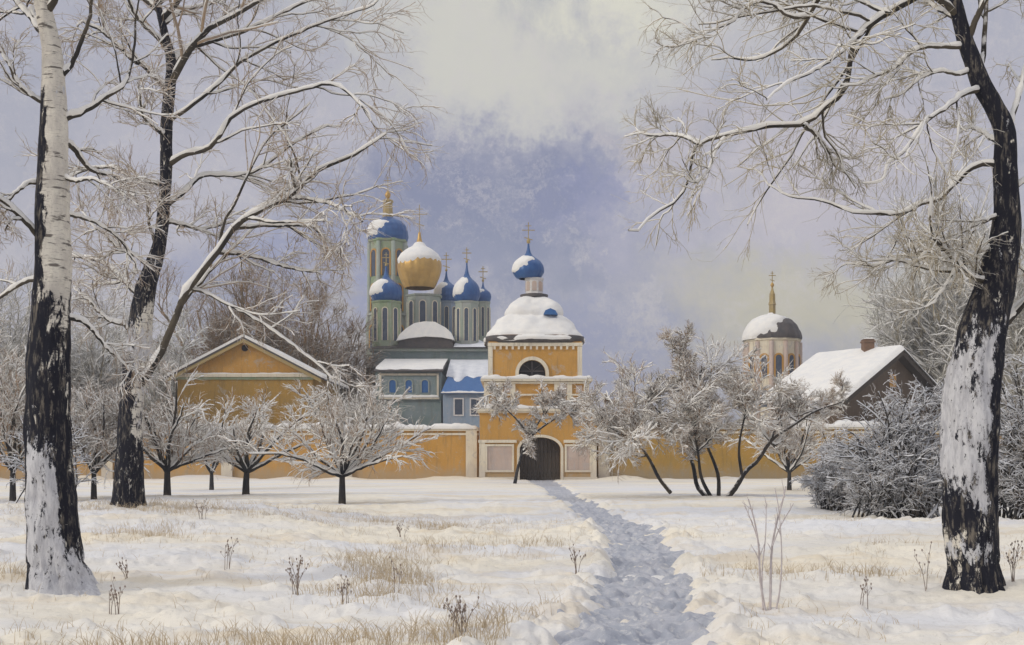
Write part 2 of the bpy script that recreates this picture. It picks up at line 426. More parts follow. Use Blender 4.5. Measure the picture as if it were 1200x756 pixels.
def build_ground():
    a1 = np.radians(np.linspace(-33, 33, 760)); a0 = np.radians(np.linspace(-180, -34, 50))[:-1]; a2 = np.radians(np.linspace(34, 180, 50))
    A = np.r_[a0, a1, a2]
    r = np.r_[0.05, np.linspace(.8, 6, 8), np.geomspace(6.6, 36, 420), np.geomspace(36.4, 140, 130), np.geomspace(148, 3000, 26)]
    RR, AA = np.meshgrid(r, A, indexing='ij')
    x = RR*np.sin(AA); y = RR*np.cos(AA)
    h = ground_h(x, y); h = np.where(RR > 300, h*0-.2 + np.maximum(0, fbm(x*.002, y*.002, None, 2, 3))*0, h)
    V = np.stack([x, y, h], -1).reshape(-1, 3)
    n, k = len(r), len(A)
    i = np.arange(n-1)[:, None]*k; j = np.arange(k-1)[None]
    q = np.stack([i+j, i+j+k, i+j+k+1, i+j+1], -1).reshape(-1, 4)[:, ::-1]
    o = np_mesh('ground', V, q, M['ground']); tag(o, 'snow covered meadow with dead grass under the crust', 'ground', kind='structure')
    # path sheet lying in the trodden hollow
    ys = np.r_[np.linspace(3.2, 8, 60)[:-1], np.geomspace(8, 34, 700)[:-1], np.geomspace(34, 90.5, 120)]; ss = np.linspace(-1, 1, 61)
    Y, S = np.meshgrid(ys, ss, indexing='ij'); c, w = pathc(Y)
    Xp = c + S*w*1.25
    Zp = base_h(Xp, Y) - .085 + (fbm(Xp*2.6, Y*2.6, None, 55, 4)*.065 + np.maximum(0, fbm(Xp*3.4, Y*5.5, None, 91, 3))*.085)*(1-sstep(40, 75, Y)*.7) + np.exp(-((Y-90)/3.)**2)*.03
    pr_ = np.random.default_rng(4)
    for sy in np.arange(8, 34, .30):
        for rep in range(2):
            yy = sy+pr_.uniform(-.12, .12); cc, ww = pathc(np.array(yy)); xx = float(cc)+pr_.uniform(-.75, .75)*float(ww); an = pr_.normal()*.25
            dx = (Xp-xx)*cos(an)-(Y-yy)*sin(an); dy = (Xp-xx)*sin(an)+(Y-yy)*cos(an); rr2 = (dx/.085)**2+(dy/.17)**2
            Zp = Zp - .05*np.exp(-rr2**1.5) + .018*np.exp(-((np.sqrt(rr2)-1.35)/.3)**2)
    V = np.stack([Xp, Y, Zp], -1).reshape(-1, 3); n, k = Y.shape
    i = np.arange(n-1)[:, None]*k; j = np.arange(k-1)[None]
    q = np.stack([i+j, i+j+k, i+j+k+1, i+j+1], -1).reshape(-1, 4)[:, ::-1]
    o = np_mesh('path', V, q, M['path']); tag(o, 'trodden bluish snow path curving to the dark gateway', 'path', kind='structure')

# ------------------------------------------------------------------ birches
def birch(name, label, D, trunk, limbs, mat_tw, seed, darkf, snowf, twig=1.0, group=None):
    rng = np.random.default_rng(seed)
    s = D/F
    bx, by = X(trunk[0][0], D), D
    t = thing(name, label, 'birch tree', (bx, by, gz(bx, by)), group)
    # trunk: (px, py, width px)
    pts = [PT(a, b, D) for a, b, w in trunk]; rad = [w/2*s for a, b, w in trunk]
    n = 420; P, R = resample(pts, n, rad)
    P[0, 2] = min(P[0, 2], gz(bx, by)) - .15
    sides = 64
    V, Fq = tubes(P[None], R[None], sides)
    ring = np.repeat(np.arange(n), sides); an = np.tile(np.arange(sides)*2*pi/sides + pi/2, n)
    cen = P[ring]; d = V-cen; rr = np.linalg.norm(d, axis=1, keepdims=True); d /= rr+1e-9
    ux, uz = d[:, 0], V[:, 2]
    rough = fbm(V[:, 0]*7, V[:, 1]*7, V[:, 2]*2.2, seed, 4)
    fiss = np.abs(vnoise(np.arctan2(d[:, 1], d[:, 0])*5+uz*.25, uz*1.1, None, seed+3))
    low = 1-sstep(.5, 4.5, uz)
    roots = (.10+.9*np.maximum(0, np.cos(np.arctan2(d[:, 1], d[:, 0])*5+seed)))*(1-sstep(.0, .75, uz-cen[0, 2]))*.30
    V = V + d*rr*(rough*.07 + roots)[:, None] - d*rr*((1-sstep(0, .25, fiss))*.10*low)[:, None]
    pyy = HY-(uz-H)/s       # photo row of the vertex height: bark zones by height on the stem
    dark = np.clip(darkf(pyy, ux, d[:, 1]), -1, 2); sn = np.clip(snowf(pyy, ux, d[:, 1]), -1, 2)
    V = V + d*(sstep(.5, 1, sn + rough*.4)*.02)[:, None]
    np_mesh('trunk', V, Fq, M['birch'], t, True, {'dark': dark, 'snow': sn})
    # limbs traced, each pushed in depth along its length
    L = []; LR = []
    for i, (w0, pl) in enumerate(limbs):
        dep = rng.uniform(-1, 1)*.9
        k = len(pl); q = []
        for j, (a, b) in enumerate(pl):
            f = j/(k-1); DD = D + dep*f*D/14.8*1.4
            p = PT(a, b, DD); q.append(p)
        e = np.array(q[-1]) - np.array(q[-2]); e /= np.linalg.norm(e)+1e-9
        q.append(tuple(np.array(q[-1]) + e*.2 + rng.normal(size=3)*.05)); q.append(tuple(np.array(q[-1]) + e*.25 + rng.normal(size=3)*.08))
        rd = np.linspace(1, 0, k+2)**.8*(w0/2*s*.88) + w0/2*s*.12
        rd[0] *= 1.25
        P1, R1 = resample(q, 30, list(rd))
        P1[2:] += rng.normal(size=P1[2:].shape)*.004*D/14.8 + np.cumsum(rng.normal(size=P1[2:].shape), 0)*.0035*D/14.8
        L.append(P1); LR.append(R1)
    LP = np.stack(L); LR = np.stack(LR)
    k = D/14.8; 
    b1 = grow(LP, LR, 7, 12, (.22, .55), (25, 60), .08, .13, .55, .15, .007*k, .3*k, .03, rng)
    top = P[int(n*.62):][::10]; b0 = grow(np.stack([top]), np.interp(np.arange(len(top)), [0, len(top)], [.05*k, .03*k])[None], 12, 12, (.3, .6), (35, 75), .15, .14, 1.0, .05, .008*k, .8*k, .02, rng, lmax=2.6*k)
    B = (np.concatenate([b1[0], b0[0]]), np.concatenate([b1[1], b0[1]]))
    b2 = grow(B[0], B[1], int(5*twig), 8, (.35, .75), (25, 55), .03, .15, .6, .15, .0055*k, .25*k, .03, rng)
    b3 = grow(b2[0], b2[1], 4, 6, (.45, .9), (20, 50), .0, .16, .65, .1, .0042*k, .2*k, .05, rng)
    b4 = grow(b3[0], b3[1], 1, 4, (.5, 1.1), (20, 50), .0, .2, .7, .2, .0030*k, .12*k, .07, rng)
    lim = np_mesh('branches', *join([tubes(LP, LR, 8), tubes(*B, 6)]), M['limb'], t)
    tw = np_mesh('twigs', *join([tubes(*b2, 4), tubes(*b3, 3), tubes(*b4, 3)]), mat_tw, t)
    np_mesh('snow_cover', *join([snow_tubes(LP, LR, 7, .98, rng, .012*k), snow_tubes(*B, 5, 1.0, rng, .008*k, .08), snow_tubes(*b2, 4, .95, rng, .0045*k, .2)]), M['snow'], t)
    return t

def birches():
    T1 = [(76, 712, 92), (71, 690, 74), (66, 660, 63), (62, 615, 57), (59, 560, 54), (56, 505, 51), (57, 450, 49), (58, 395, 46), (60, 350, 42), (62, 300, 41), (61, 240, 37), (63, 180, 34), (63, 120, 29), (61, 60, 22), (49, 0, 18), (42, -50, 16), (38, -130, 13), (36, -230, 8), (38, -330, 4)]
    L1 = [(6, [(70,142),(102,128),(125,112),(143,100),(151,83),(158,55),(160,20)]), (5, [(58,124),(40,114),(28,105),(18,92),(12,78),(0,60)]), (6, [(46,35),(34,20),(20,5),(5,-15),(-20,-30)]),
          (6, [(72,88),(84,75),(95,50),(103,25),(107,0),(112,-35),(122,-80)]), (7, [(48,280),(35,265),(20,250),(0,233),(-25,222),(-60,215)]), (5, [(48,328),(30,330),(12,340),(-8,352),(-40,360)]),
          (6, [(72,372),(88,374),(102,381),(116,395),(130,412)]), (4, [(50,215),(35,215),(22,224),(8,236),(-10,240)]), (7, [(70,165),(84,172),(94,186),(108,200),(126,206)]), (4, [(76,250),(95,256),(112,262),(138,280),(150,300)]),
          (6, [(38,-60),(60,-100),(95,-130),(130,-170)]), (6, [(44,-40),(10,-80),(-40,-100)]), (5, [(36,-180),(70,-220),(110,-250)]), (4, [(68,205),(88,212),(104,208),(125,216)])]
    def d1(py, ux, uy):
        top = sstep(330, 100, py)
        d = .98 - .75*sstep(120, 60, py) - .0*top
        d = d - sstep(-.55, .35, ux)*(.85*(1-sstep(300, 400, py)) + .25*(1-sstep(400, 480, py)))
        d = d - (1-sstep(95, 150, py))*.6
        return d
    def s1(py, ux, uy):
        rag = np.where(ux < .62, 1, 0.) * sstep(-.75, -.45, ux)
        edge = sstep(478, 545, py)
        snow_zone = edge*sstep(-.85, -.6, ux)*(1-sstep(.5, .75, ux)*(1-sstep(600, 690, py)))  # snow plastered on the front of the lower trunk
        return snow_zone*.95 + sstep(660, 705, py)*.5 - .08 + sstep(0, .8, ux)*.3*sstep(330, 300, py)
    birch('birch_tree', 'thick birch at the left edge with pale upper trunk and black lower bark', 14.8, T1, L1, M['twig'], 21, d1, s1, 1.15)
    T2 = [(150, 603, 44), (150, 592, 38), (151, 560, 34), (153, 500, 28), (156, 450, 26), (162, 400, 27), (166, 370, 26), (170, 340, 24), (180, 310, 19), (188, 280, 15), (193, 230, 13), (195, 190, 14), (195, 150, 14), (198, 110, 13), (201, 75, 12), (193, 40, 9), (184, 0, 7), (178, -40, 6), (175, -100, 5), (178, -180, 3)]
    L2 = [(10, [(155,462),(166,448),(180,426),(192,403),(205,370),(216,345),(229,328),(253,298),(271,272),(286,258),(311,244),(332,235),(346,226),(369,203),(393,191),(411,185),(432,173)]),
          (4, [(346,228),(343,210),(340,190)]), (3, [(340,233),(369,234),(393,241),(406,247),(416,252)]), (4, [(271,268),(310,265),(350,264),(365,266),(378,279),(392,294)]),
          (6, [(196,194),(212,184),(228,179),(245,173),(256,161),(265,146),(276,134),(302,120),(347,106),(385,98),(410,112),(425,128)]), (6, [(200,80),(210,64),(224,55),(260,45),(300,30),(345,8),(380,-10)]),
          (5, [(197,142),(208,135),(224,125),(255,98),(285,70),(330,45),(385,22),(430,8)]), (5, [(196,240),(212,228),(229,212),(240,206),(283,206),(310,196),(345,170),(380,150)]), (6, [(195,104),(180,90),(167,79),(152,69),(135,52),(118,38),(100,28)]),
          (4, [(193,158),(180,150),(168,138),(165,118)]), (4, [(192,217),(165,213),(148,204),(132,196),(105,198),(80,205)]), (6, [(170,352),(156,340),(140,322),(118,306),(90,300),(70,302)]),
          (4, [(184,290),(174,262),(172,235),(165,215)]), (3, [(222,338),(245,345),(265,355),(299,373),(330,394),(360,415),(385,436)]), 
          (4, [(186,5),(205,-12),(235,-28),(270,-35)]), (4, [(190,30),(215,14),(245,8),(280,-10)]), (4, [(256,296),(290,300),(330,312),(360,318)]), (4, [(190,262),(208,262),(232,270),(262,262)]), (4, [(192,50),(165,30),(150,5),(140,-25)]), (5, [(160,395),(145,380),(125,372),(108,352)]), (4, [(178,316),(160,300),(140,292),(118,270)])]
    def d2(py, ux, uy):
        return .95 - sstep(0, .6, ux)*.6*sstep(320, 380, py)*(1-sstep(505, 530, py)) - .55*(1-sstep(120, 40, py))*0 - .25*np.exp(-((py-395)/22.)**2)
    def s2(py, ux, uy):
        return .9*np.exp(-((py-405)/24.)**2) + sstep(.2, .8, ux)*.4*sstep(430, 450, py)*(1-sstep(490, 520, py)) + .35*np.exp(-((py-306)/9.)**2)
    birch('birch_tree', 'slimmer dark birch behind the left one, its forked stem arching over the gabled house', 30, T2, L2, M['twig'], 22, d2, s2, 1.35)
    T3 = [(1144, 706, 84), (1143, 690, 66), (1142, 665, 58), (1137, 620, 59), (1136, 560, 61), (1138, 500, 63), (1141, 450, 60), (1148, 400, 52), (1154, 375, 50), (1164, 340, 46), (1174, 300, 38), (1180, 250, 30), (1178, 200, 27), (1177, 155, 24), (1165, 125, 22), (1149, 95, 21), (1132, 50, 18), (1119, 0, 15), (1108, -50, 13), (1100, -130, 10), (1100, -230, 6), (1104, -320, 3)]
    L3 = [(8, [(1112,-28),(1092,-14),(1068,0),(1040,16),(1016,33),(1000,52),(995,90),(988,110),(965,127),(942,147),(901,149),(873,155),(845,162),(819,171),(811,190),(809,214),(794,238),(766,254)]),
          (4, [(942,147),(955,158),(968,174),(980,196)]), (4, [(822,170),(805,162),(790,158),(762,157)]), (3, [(850,162),(838,180),(832,200),(820,212)]),
          (5, [(1130,55),(1108,55),(1088,55),(1069,62),(1050,79),(1035,86),(1016,92)]), (5, [(1150,105),(1130,110),(1115,120),(1104,129),(1083,145),(1060,175),(1040,190)]),
          (6, [(1172,194),(1155,192),(1140,196),(1125,210),(1112,222),(1103,233),(1080,238),(1055,250),(1025,248),(1000,246),(985,240),(960,232),(940,230)]),
          (6, [(1166,328),(1152,329),(1138,323),(1122,308),(1107,293),(1097,280),(1092,264),(1090,243)]), (4, [(1174,250),(1150,262),(1128,272),(1110,288),(1095,296)]), (4, [(1130,316),(1104,318),(1075,312),(1050,305),(1025,311)]),
          (5, [(1174,168),(1163,164),(1153,158),(1143,152)]), (7, [(1112,-30),(1060,-48),(1000,-35),(968,-12),(956,4),(948,20),(938,38),(925,52),(909,63),(888,73),(868,73)]),
          (4, [(948,20),(925,19),(910,8),(893,2),(881,4),(868,14),(857,24),(840,32),(825,38)]), (4, [(1014,36),(1000,48),(985,62),(960,80),(925,97)]), (7, [(1146,84),(1153,62),(1155,30),(1157,0),(1160,-40),(1172,-90)]),
          (7, [(1180,152),(1188,132),(1196,105),(1202,80),(1215,40),(1240,0)]), (12, [(1160,398),(1176,380),(1190,366),(1204,352),(1235,335),(1270,330)]), (5, [(1104,-40),(1130,-90),(1170,-130)]), (5, [(1104,-90),(1060,-140),(1010,-170)]),
          (4, [(1106,292),(1080,296),(1060,302)]), (4, [(1124,26),(1100,12),(1070,-5)]), (5, [(1182,230),(1196,215),(1215,205),(1240,180)]), (4, [(1140,80),(1125,88),(1105,84),(1080,92),(1055,112)]), (4, [(1045,16),(1020,8),(995,-5),(970,-8)]), (4, [(1174,282),(1155,292),(1138,300),(1118,320),(1100,345)])]
    def d3(py, ux, uy):
        return .98 - .45*sstep(-.2, -.9, ux)*np.exp(-((py-640)/30.)**2)
    def s3(py, ux, uy):
        side = 1-sstep(.1, .62, ux)
        z = sstep(340, 420, py+25*ux)*(1-sstep(560, 630, py-30*ux)) + .75*np.exp(-((py-645)/16.)**2)
        return side*z*.85 + .35*np.exp(-((py-222)/10.)**2) + .25*side*np.exp(-((py-320)/25.)**2) + sstep(680, 705, py)*.45
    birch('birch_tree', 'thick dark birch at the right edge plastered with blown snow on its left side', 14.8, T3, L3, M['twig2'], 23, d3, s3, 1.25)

# ------------------------------------------------------------------ procedural trees
def crown_tree(name, label, cat, px, D, top, half, seed, fork=.25, mats=('obark', 'otwig'), nl=12, dens=1., stems=None, low=.32, group=None, tw=1., lean=0, tr=None, snow=True, flat=1., cpx=None):
    """short trunk, limbs reaching to points spread through the crown volume, twigs"""
    rng = np.random.default_rng(seed)
    s = D/F; bx, by = X(px, D), D; z0 = gz(bx, by)
    t = thing(name, label, cat, (bx, by, z0), group)
    Ht = Z(top, D)-z0; hw = half*s; r0 = tr or max(.07, Ht*.022)
    if stems is None:
        fk = np.array([bx+lean*.2*Ht, by, z0+Ht*fork])
        P, R = resample([(bx, by, z0-.2), (bx+lean*.06*Ht, by, z0+Ht*fork*.5), tuple(fk)], 12, [r0*1.25, r0, r0*.85])
        tp, trr = P[None], R[None]
        src = [(fk, r0*.6)]*1
    else:
        tp = []; trr = []; src = []
        for w0, pl in stems:
            dep = rng.uniform(-1, 1)*hw*.25; k = len(pl); q = [PT(a, b, D+dep*(j/(k-1))) for j, (a, b) in enumerate(pl)]
            q[0] = (q[0][0], q[0][1], q[0][2]-.15)
            P, R = resample(q, 20, list(np.linspace(w0/2*s, w0/2*s*.3, k))); tp.append(P); trr.append(R)
            for f in (.33, .5, .7, .85, 1): src.append((P[int(19*f)], R[int(19*f)]*.8))
        tp = np.stack(tp); trr = np.stack(trr)
    L = []; LR = []
    ccx = bx if cpx is None else X(cpx, D)
    zc = z0+Ht*(low+(1-low)*.42); rz = Ht*(1-low)*.58
    for i in range(nl):
        a = 2*pi*(i+rng.uniform(-.3, .3))/nl*2.4; el = rng.uniform(-.55, 1.0)
        q = rng.uniform(.45, 1.02)*(1+.22*sin(a*2+seed)+.12*sin(a*3+seed*1.7))
        tgt = np.array([ccx+lean*.3*Ht+cos(a)*hw*q*cos(el*1.2), by+sin(a)*hw*flat*q*cos(el*1.2), zc+sin(el*1.45)*rz*q])
        j = int(np.argmin([np.linalg.norm(tgt[:2]-p[0][:2])+abs(tgt[2]-p[0][2])*.3+rng.uniform(0, hw*.3) for p in src])); sp, sr = src[j]
        mid = (sp+tgt)/2; mid[2] += abs(tgt[0]-sp[0])*.12*rng.uniform(-.3, 1); mid[:2] += rng.normal(size=2)*hw*.06
        P, R = resample([tuple(sp), tuple(mid), tuple(tgt)], 14, [sr, sr*.6, sr*.3])
        P[1:] += np.cumsum(rng.normal(size=P[1:].shape), 0)*hw*.008
        L.append(P); LR.append(R)
    LP, LR = np.stack(L), np.stack(LR); k = s*42*tw
    if stems is not None:
        SP = np.stack([resample([tuple(v) for v in p], 14) for p in tp]); SR = np.stack([np.interp(np.linspace(0, 1, 14), np.linspace(0, 1, len(q_)), q_) for q_ in trr])
        NL = (LP, LR); s1 = grow(SP, SR, 6, 14, (.22, .4), (30, 70), .2, .16, .5, .5, .02, .8, 0, rng); LP = np.concatenate([LP, s1[0]]); LR = np.concatenate([LR, s1[1]])
    b1 = grow(LP, LR, int(9*dens), 10, (.25, .6), (25, 60), .12, .13, .5, .2, .011*k, .4, .02, rng)
    b2 = grow(*b1, int(6*dens), 7, (.4, .8), (20, 50), .03, .15, .6, .15, .0085*k, .35, .03, rng)
    b3 = grow(*b2, int(4*dens), 5, (.45, .95), (20, 50), .0, .18, .7, .15, .0062*k, .25, .03, rng)
    np_mesh('trunk', *join([tubes(tp, trr, 10), tubes(LP, LR, 7)]), M[mats[0]], t)
    np_mesh('crown', *join([tubes(*b1, 5), tubes(*b2, 4), tubes(*b3, 3)]), M[mats[1]], t)
    if snow:
        np_mesh('snow_cover', *join([snow_tubes(LP, LR, 5, .9, rng, .014*k), snow_tubes(*b1, 4, 1.1, rng, .013*k, .12), snow_tubes(*b2, 4, 1.2, rng, .010*k, .3)]), M['snow'], t)
    return t
def bush(name, label, cat, px, D, top, half, seed, n=60, mats='stwig', dens=1., dirn=0, group=None, tw=1.):
    """stems arching up and out from one root, bent by snow"""
    rng = np.random.default_rng(seed)
    s = D/F; bx, by = X(px, D), D; z0 = gz(bx, by); Ht = Z(top, D)-z0; hw = half*s
    t = thing(name, label, cat, (bx, by, z0), group)
    L = []; LR = []
    for i in range(n):
        a = rng.uniform(0, 2*pi); q = rng.uniform(.15, 1)**.7; hh = Ht*rng.uniform(.45, 1)*(1-.45*q**2)
        b = np.array([bx+rng.normal()*hw*.22, by+rng.normal()*hw*.16, z0-.1])
        tip = np.array([bx+cos(a)*hw*q+dirn*hw*.1, by+sin(a)*hw*q*.8, z0+hh*(.85 if q > .6 else 1)])
        mid = b*.45+tip*.55; mid[2] = z0+hh*.72
        P, R = resample([tuple(b), tuple(mid), tuple(tip)], 14, [.03*Ht/4, .022*Ht/4, .012*Ht/4]); P[1:] += np.cumsum(rng.normal(size=P[1:].shape), 0)*hw*.008
        L.append(P); LR.append(R)
    LP, LR = np.stack(L), np.stack(LR); k = s*42*tw
    b1 = grow(LP, LR, int(6*dens), 8, (.16, .36), (25, 60), .05, .2, .6, .1, .008*k, .25, .06, rng)
    b2 = grow(*b1, int(6*dens), 5, (.35, .7), (25, 65), .0, .28, .7, .1, .007*k, .2, .06, rng)
    np_mesh('branches', *join([tubes(LP, LR, 6), tubes(*b1, 4)]), M['obark'], t)
    np_mesh('twigs', *tubes(*b2, 3), M[mats], t)
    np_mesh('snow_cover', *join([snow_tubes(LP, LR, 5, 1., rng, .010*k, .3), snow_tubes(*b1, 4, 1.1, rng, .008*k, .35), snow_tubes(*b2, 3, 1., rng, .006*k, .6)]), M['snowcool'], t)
    return t

def trees():
    og = 'snowy orchard trees in front of the monastery wall'
    crown_tree('apple_tree', 'snowy orchard tree with a dark short trunk, nearest of those left of the gate', 'fruit tree', 401, 44, 446, 96, 101, .22, nl=17, dens=.95, group=og, tr=.13, low=.36)
    crown_tree('apple_tree', 'snowy orchard tree left of the dark trunked one, two limbs bending low to the right', 'fruit tree', 288, 53, 462, 76, 102, .22, nl=13, dens=.92, group=og, tr=.16, low=.3, lean=.05)
    crown_tree('apple_tree', 'small snowy orchard tree with the slightest trunk, close to the wall', 'fruit tree', 248, 62, 470, 52, 103, .18, nl=11, dens=.9, group=og, tr=.12)
    crown_tree('apple_tree', 'snowy orchard tree just right of the second birch trunk', 'fruit tree', 196, 51, 448, 74, 104, .22, nl=14, dens=.92, group=og, tr=.16)
    crown_tree('apple_tree', 'snowy orchard tree seen between the two left birch trunks', 'fruit tree', 110, 48, 436, 70, 105, .2, nl=18, dens=1.05, group=og, tr=.12)
    crown_tree('apple_tree', 'snowy orchard tree cut off by the left picture edge', 'fruit tree', 15, 46, 410, 80, 106, .2, nl=18, dens=1.05, group=og, tr=.12)
    crown_tree('apple_tree', 'slender snowy tree spreading in front of the gate tower', 'fruit tree', 614, 76, 444, 66, 107, .40, nl=13, dens=.9, group=og,
               stems=[(4.5, [(603,566),(607,548),(613,526),(620,508)]), (3, [(620,508),(606,492),(592,478),(580,462)]), (3, [(620,508),(632,494),(644,478),(652,462)]), (3, [(620,510),(645,494),(668,482),(690,474)])], tr=.1, low=.5, flat=.5)
    crown_tree('spreading_tree', 'wide snowy tree of several crooked dark stems right of the path', 'tree', 842, 51, 420, 128, 108, .3, nl=58, dens=1.0, cpx=798,
               stems=[(6, [(836,584),(818,572),(812,545),(800,515),(780,490),(760,470)]), (5, [(842,584),(842,560),(836,540),(828,518),(826,480),(815,440)]), (5, [(836,584),(822,560),(818,530),(812,500)]), (6.5, [(848,584),(862,572),(874,552),(888,540),(905,515),(930,498),(955,482),(990,470)]), (5, [(786,574),(772,560),(762,540),(748,520),(728,508),(712,500)]), (4, [(870,556),(866,530),(870,500),(880,460)]), (3, [(798,510),(798,470),(800,430),(795,396)])], low=.26)
    bush('snowy_bush', 'big snow laden bush under the eaves of the right house', 'bush', 1052, 34, 434, 96, 201, 130, dens=1.6, group='snow laden bushes')
    bush('snowy_bush', 'snow laden bush cut off by the right picture edge', 'bush', 1205, 30, 400, 75, 202, 90, dens=1.5, group='snow laden bushes')
    bush('snowy_bush', 'low bluish snow laden bush at the right end of the ochre wall', 'bush', 978, 38, 500, 44, 203, 60, dens=1.4, group='snow laden bushes')
    bush('snowy_bush', 'frosted bush behind the trunk of the leftmost birch', 'bush', 62, 42, 470, 62, 204, 40, dens=1., group='snow laden bushes')
    # beyond the walls
    bg = 'bare trees beyond the monastery buildings'
    crown_tree('bare_tree', 'brown bare tree rising over the right slope of the gabled roof', 'tree', 352, 128, 340, 70, 301, .2, ('ftwig', 'ftwig'), 30, 1.3, group=bg, tw=.8, snow=False, low=.15)
    crown_tree('bare_tree', 'tallest brown bare tree behind the gabled house', 'tree', 268, 130, 306, 78, 302, .2, ('ftwig', 'ftwig'), 34, 1.3, group=bg, tw=.8, snow=False, low=.15)
    crown_tree('bare_tree', 'brown bare tree between the gabled house and the bell tower', 'tree', 400, 134, 372, 46, 303, .2, ('ftwig', 'ftwig'), 24, 1.3, group=bg, tw=.8, snow=False, low=.1)
    crown_tree('bare_tree', 'frosted bare tree left of the gabled house', 'tree', 190, 112, 378, 62, 304, .2, ('htwig', 'htwig'), 24, 1.25, group=bg, tw=.8, low=.15)
    crown_tree('bare_tree', 'frosted bare tree filling the gap between the two left birches', 'tree', 105, 100, 372, 70, 305, .2, ('htwig', 'htwig'), 24, 1.25, group=bg, tw=.8, low=.15)
    crown_tree('bare_tree', 'frosted bare tree behind the leftmost birch at the picture edge', 'tree', 5, 95, 355, 72, 306, .2, ('htwig', 'htwig'), 24, 1.25, group=bg, tw=.8, low=.15)
    crown_tree('bare_tree', 'tall frosted tree behind the chimney side of the right house', 'tree', 1098, 118, 225, 92, 307, .2, ('htwig', 'htwig'), 44, 1.2, group=bg, tw=.8, low=.1)
    crown_tree('bare_tree', 'frosted tree right of the thick right birch trunk', 'tree', 1205, 62, 290, 66, 308, .2, ('htwig', 'htwig'), 30, 1.25, group=bg, tw=.8, low=.1)
    crown_tree('bare_tree', 'small frosted tree between gate tower and spreading tree', 'tree', 722, 96, 452, 36, 309, .2, ('htwig', 'htwig'), 10, 1., group=bg, tw=.9, low=.1)
    crown_tree('apple_tree', 'low snowy orchard tree below the roof of the right house', 'fruit tree', 925, 62, 472, 62, 310, .2, nl=14, dens=.92, group=og, tr=.12)
    crown_tree('bare_tree', 'frosted tree in front of the cathedral beside the gabled house', 'tree', 425, 96, 428, 46, 311, .2, ('htwig', 'htwig'), 12, 1., group=bg, tw=.9, low=.1)

# ------------------------------------------------------------------ buildings
def onion_prof(cx, D, hw, yb, ym, yt, neck=.55):
    s = D/F; pts = []
    H1 = (yb-ym); H2 = (ym-yt)
    body = [(neck, 0), (neck*1.25, .12), (.9, .45), (1.0, .8), (1.0, 1.0)]
    up = [(.985, .10), (.93, .21), (.80, .32), (.62, .40), (.42, .48), (.25, .56), (.15, .67), (.085, .82), (.05, 1.0)]
    for r, h in body: pts.append((r*hw*s, Z(yb-h*H1, D)))
    for r, h in up: pts.append((r*hw*s, Z(ym-h*H2, D)))
    out = []
    P = np.array(pts); L = np.r_[0, np.cumsum(np.linalg.norm(np.diff(P, axis=0), axis=1))]; t = np.linspace(0, L[-1], 30)
    return [(float(np.interp(a, L, P[:, 0])), float(np.interp(a, L, P[:, 1]))) for a in t]
def cap_shell(prof, c, off, mask, seg=48, sup=2., seed=0):
    """snow lying on a turned shape: only the faces where mask(angle, u) holds, raised by off"""
    mb = MB(); n = len(prof)
    P = np.array(prof); N = np.gradient(P, axis=0); N = np.stack([N[:, 1], -N[:, 0]], 1); N /= np.linalg.norm(N, axis=1, keepdims=True)+1e-9
    a = np.arange(seg)*2*pi/seg
    I, A = np.meshgrid(np.arange(n), a, indexing='ij')
    m = mask(A, I/(n-1), N[I, 1]) + fbm(np.cos(A)*2, np.sin(A)*2, I*.25, seed, 3)*.32
    th = off*sstep(-.12, .35, m) - off*.25
    q = (np.abs(np.cos(A))**sup+np.abs(np.sin(A))**sup)**(-1/sup)
    r = np.maximum(P[I, 0]+N[I, 0]*th, .002)*q; z = P[I, 1]+N[I, 1]*th
    V = np.stack([c[0]+r*np.cos(A), c[1]+r*np.sin(A), z], -1).reshape(-1, 3)
    fs = []
    for i in range(n-1):
        for k in range(seg):
            k2 = (k+1) % seg
            if max(m[i, k], m[i, k2], m[i+1, k], m[i+1, k2]) > -.15: fs.append((i*seg+k, i*seg+k2, (i+1)*seg+k2, (i+1)*seg+k))
    if not fs: return None
    used = sorted({v for f in fs for v in f}); mp = {v: i for i, v in enumerate(used)}
    mb.add(V[used], [tuple(mp[v] for v in f) for f in fs], True); return mb
def left_snow(A, u, nz):
    return (nz-.12)*1.1 - 1.0*np.cos(A) - .32 + .5*np.minimum(0, nz) - 2.5*sstep(.60, .74, u)
def even_snow(A, u, nz): return (nz-.25)*1.6 - .25*np.cos(A)
def cross(mb, x, y, z0, z1, s, r=.06):
    r *= .6
    mb.box(x-r, x+r, y-r, y+r, z0, z1)
    h = z1-z0
    mb.box(x-h*.26, x+h*.26, y-r*.8, y+r*.8, z0+h*.66, z0+h*.66+r*2)
    mb.box(x-h*.12, x+h*.12, y-r*.8, y+r*.8, z0+h*.84, z0+h*.84+r*1.6)
    w = h*.17; mb.add([(x-w, y-r*.8, z0+h*.36), (x+w, y-r*.8, z0+h*.26), (x+w, y-r*.8, z0+h*.26+r*2), (x-w, y-r*.8, z0+h*.36+r*2),
                       (x-w, y+r*.8, z0+h*.36), (x+w, y+r*.8, z0+h*.26), (x+w, y+r*.8, z0+h*.26+r*2), (x-w, y+r*.8, z0+h*.36+r*2)],
                      [(0,1,2,3), (7,6,5,4), (0,4,5,1), (1,5,6,2), (2,6,7,3), (3,7,4,0)])
def arch_pts(cx, hw, zs, rise, n=16): return [(cx+hw*cos(pi-pi*i/n), zs+rise*sin(pi*i/n)) for i in range(n+1)]
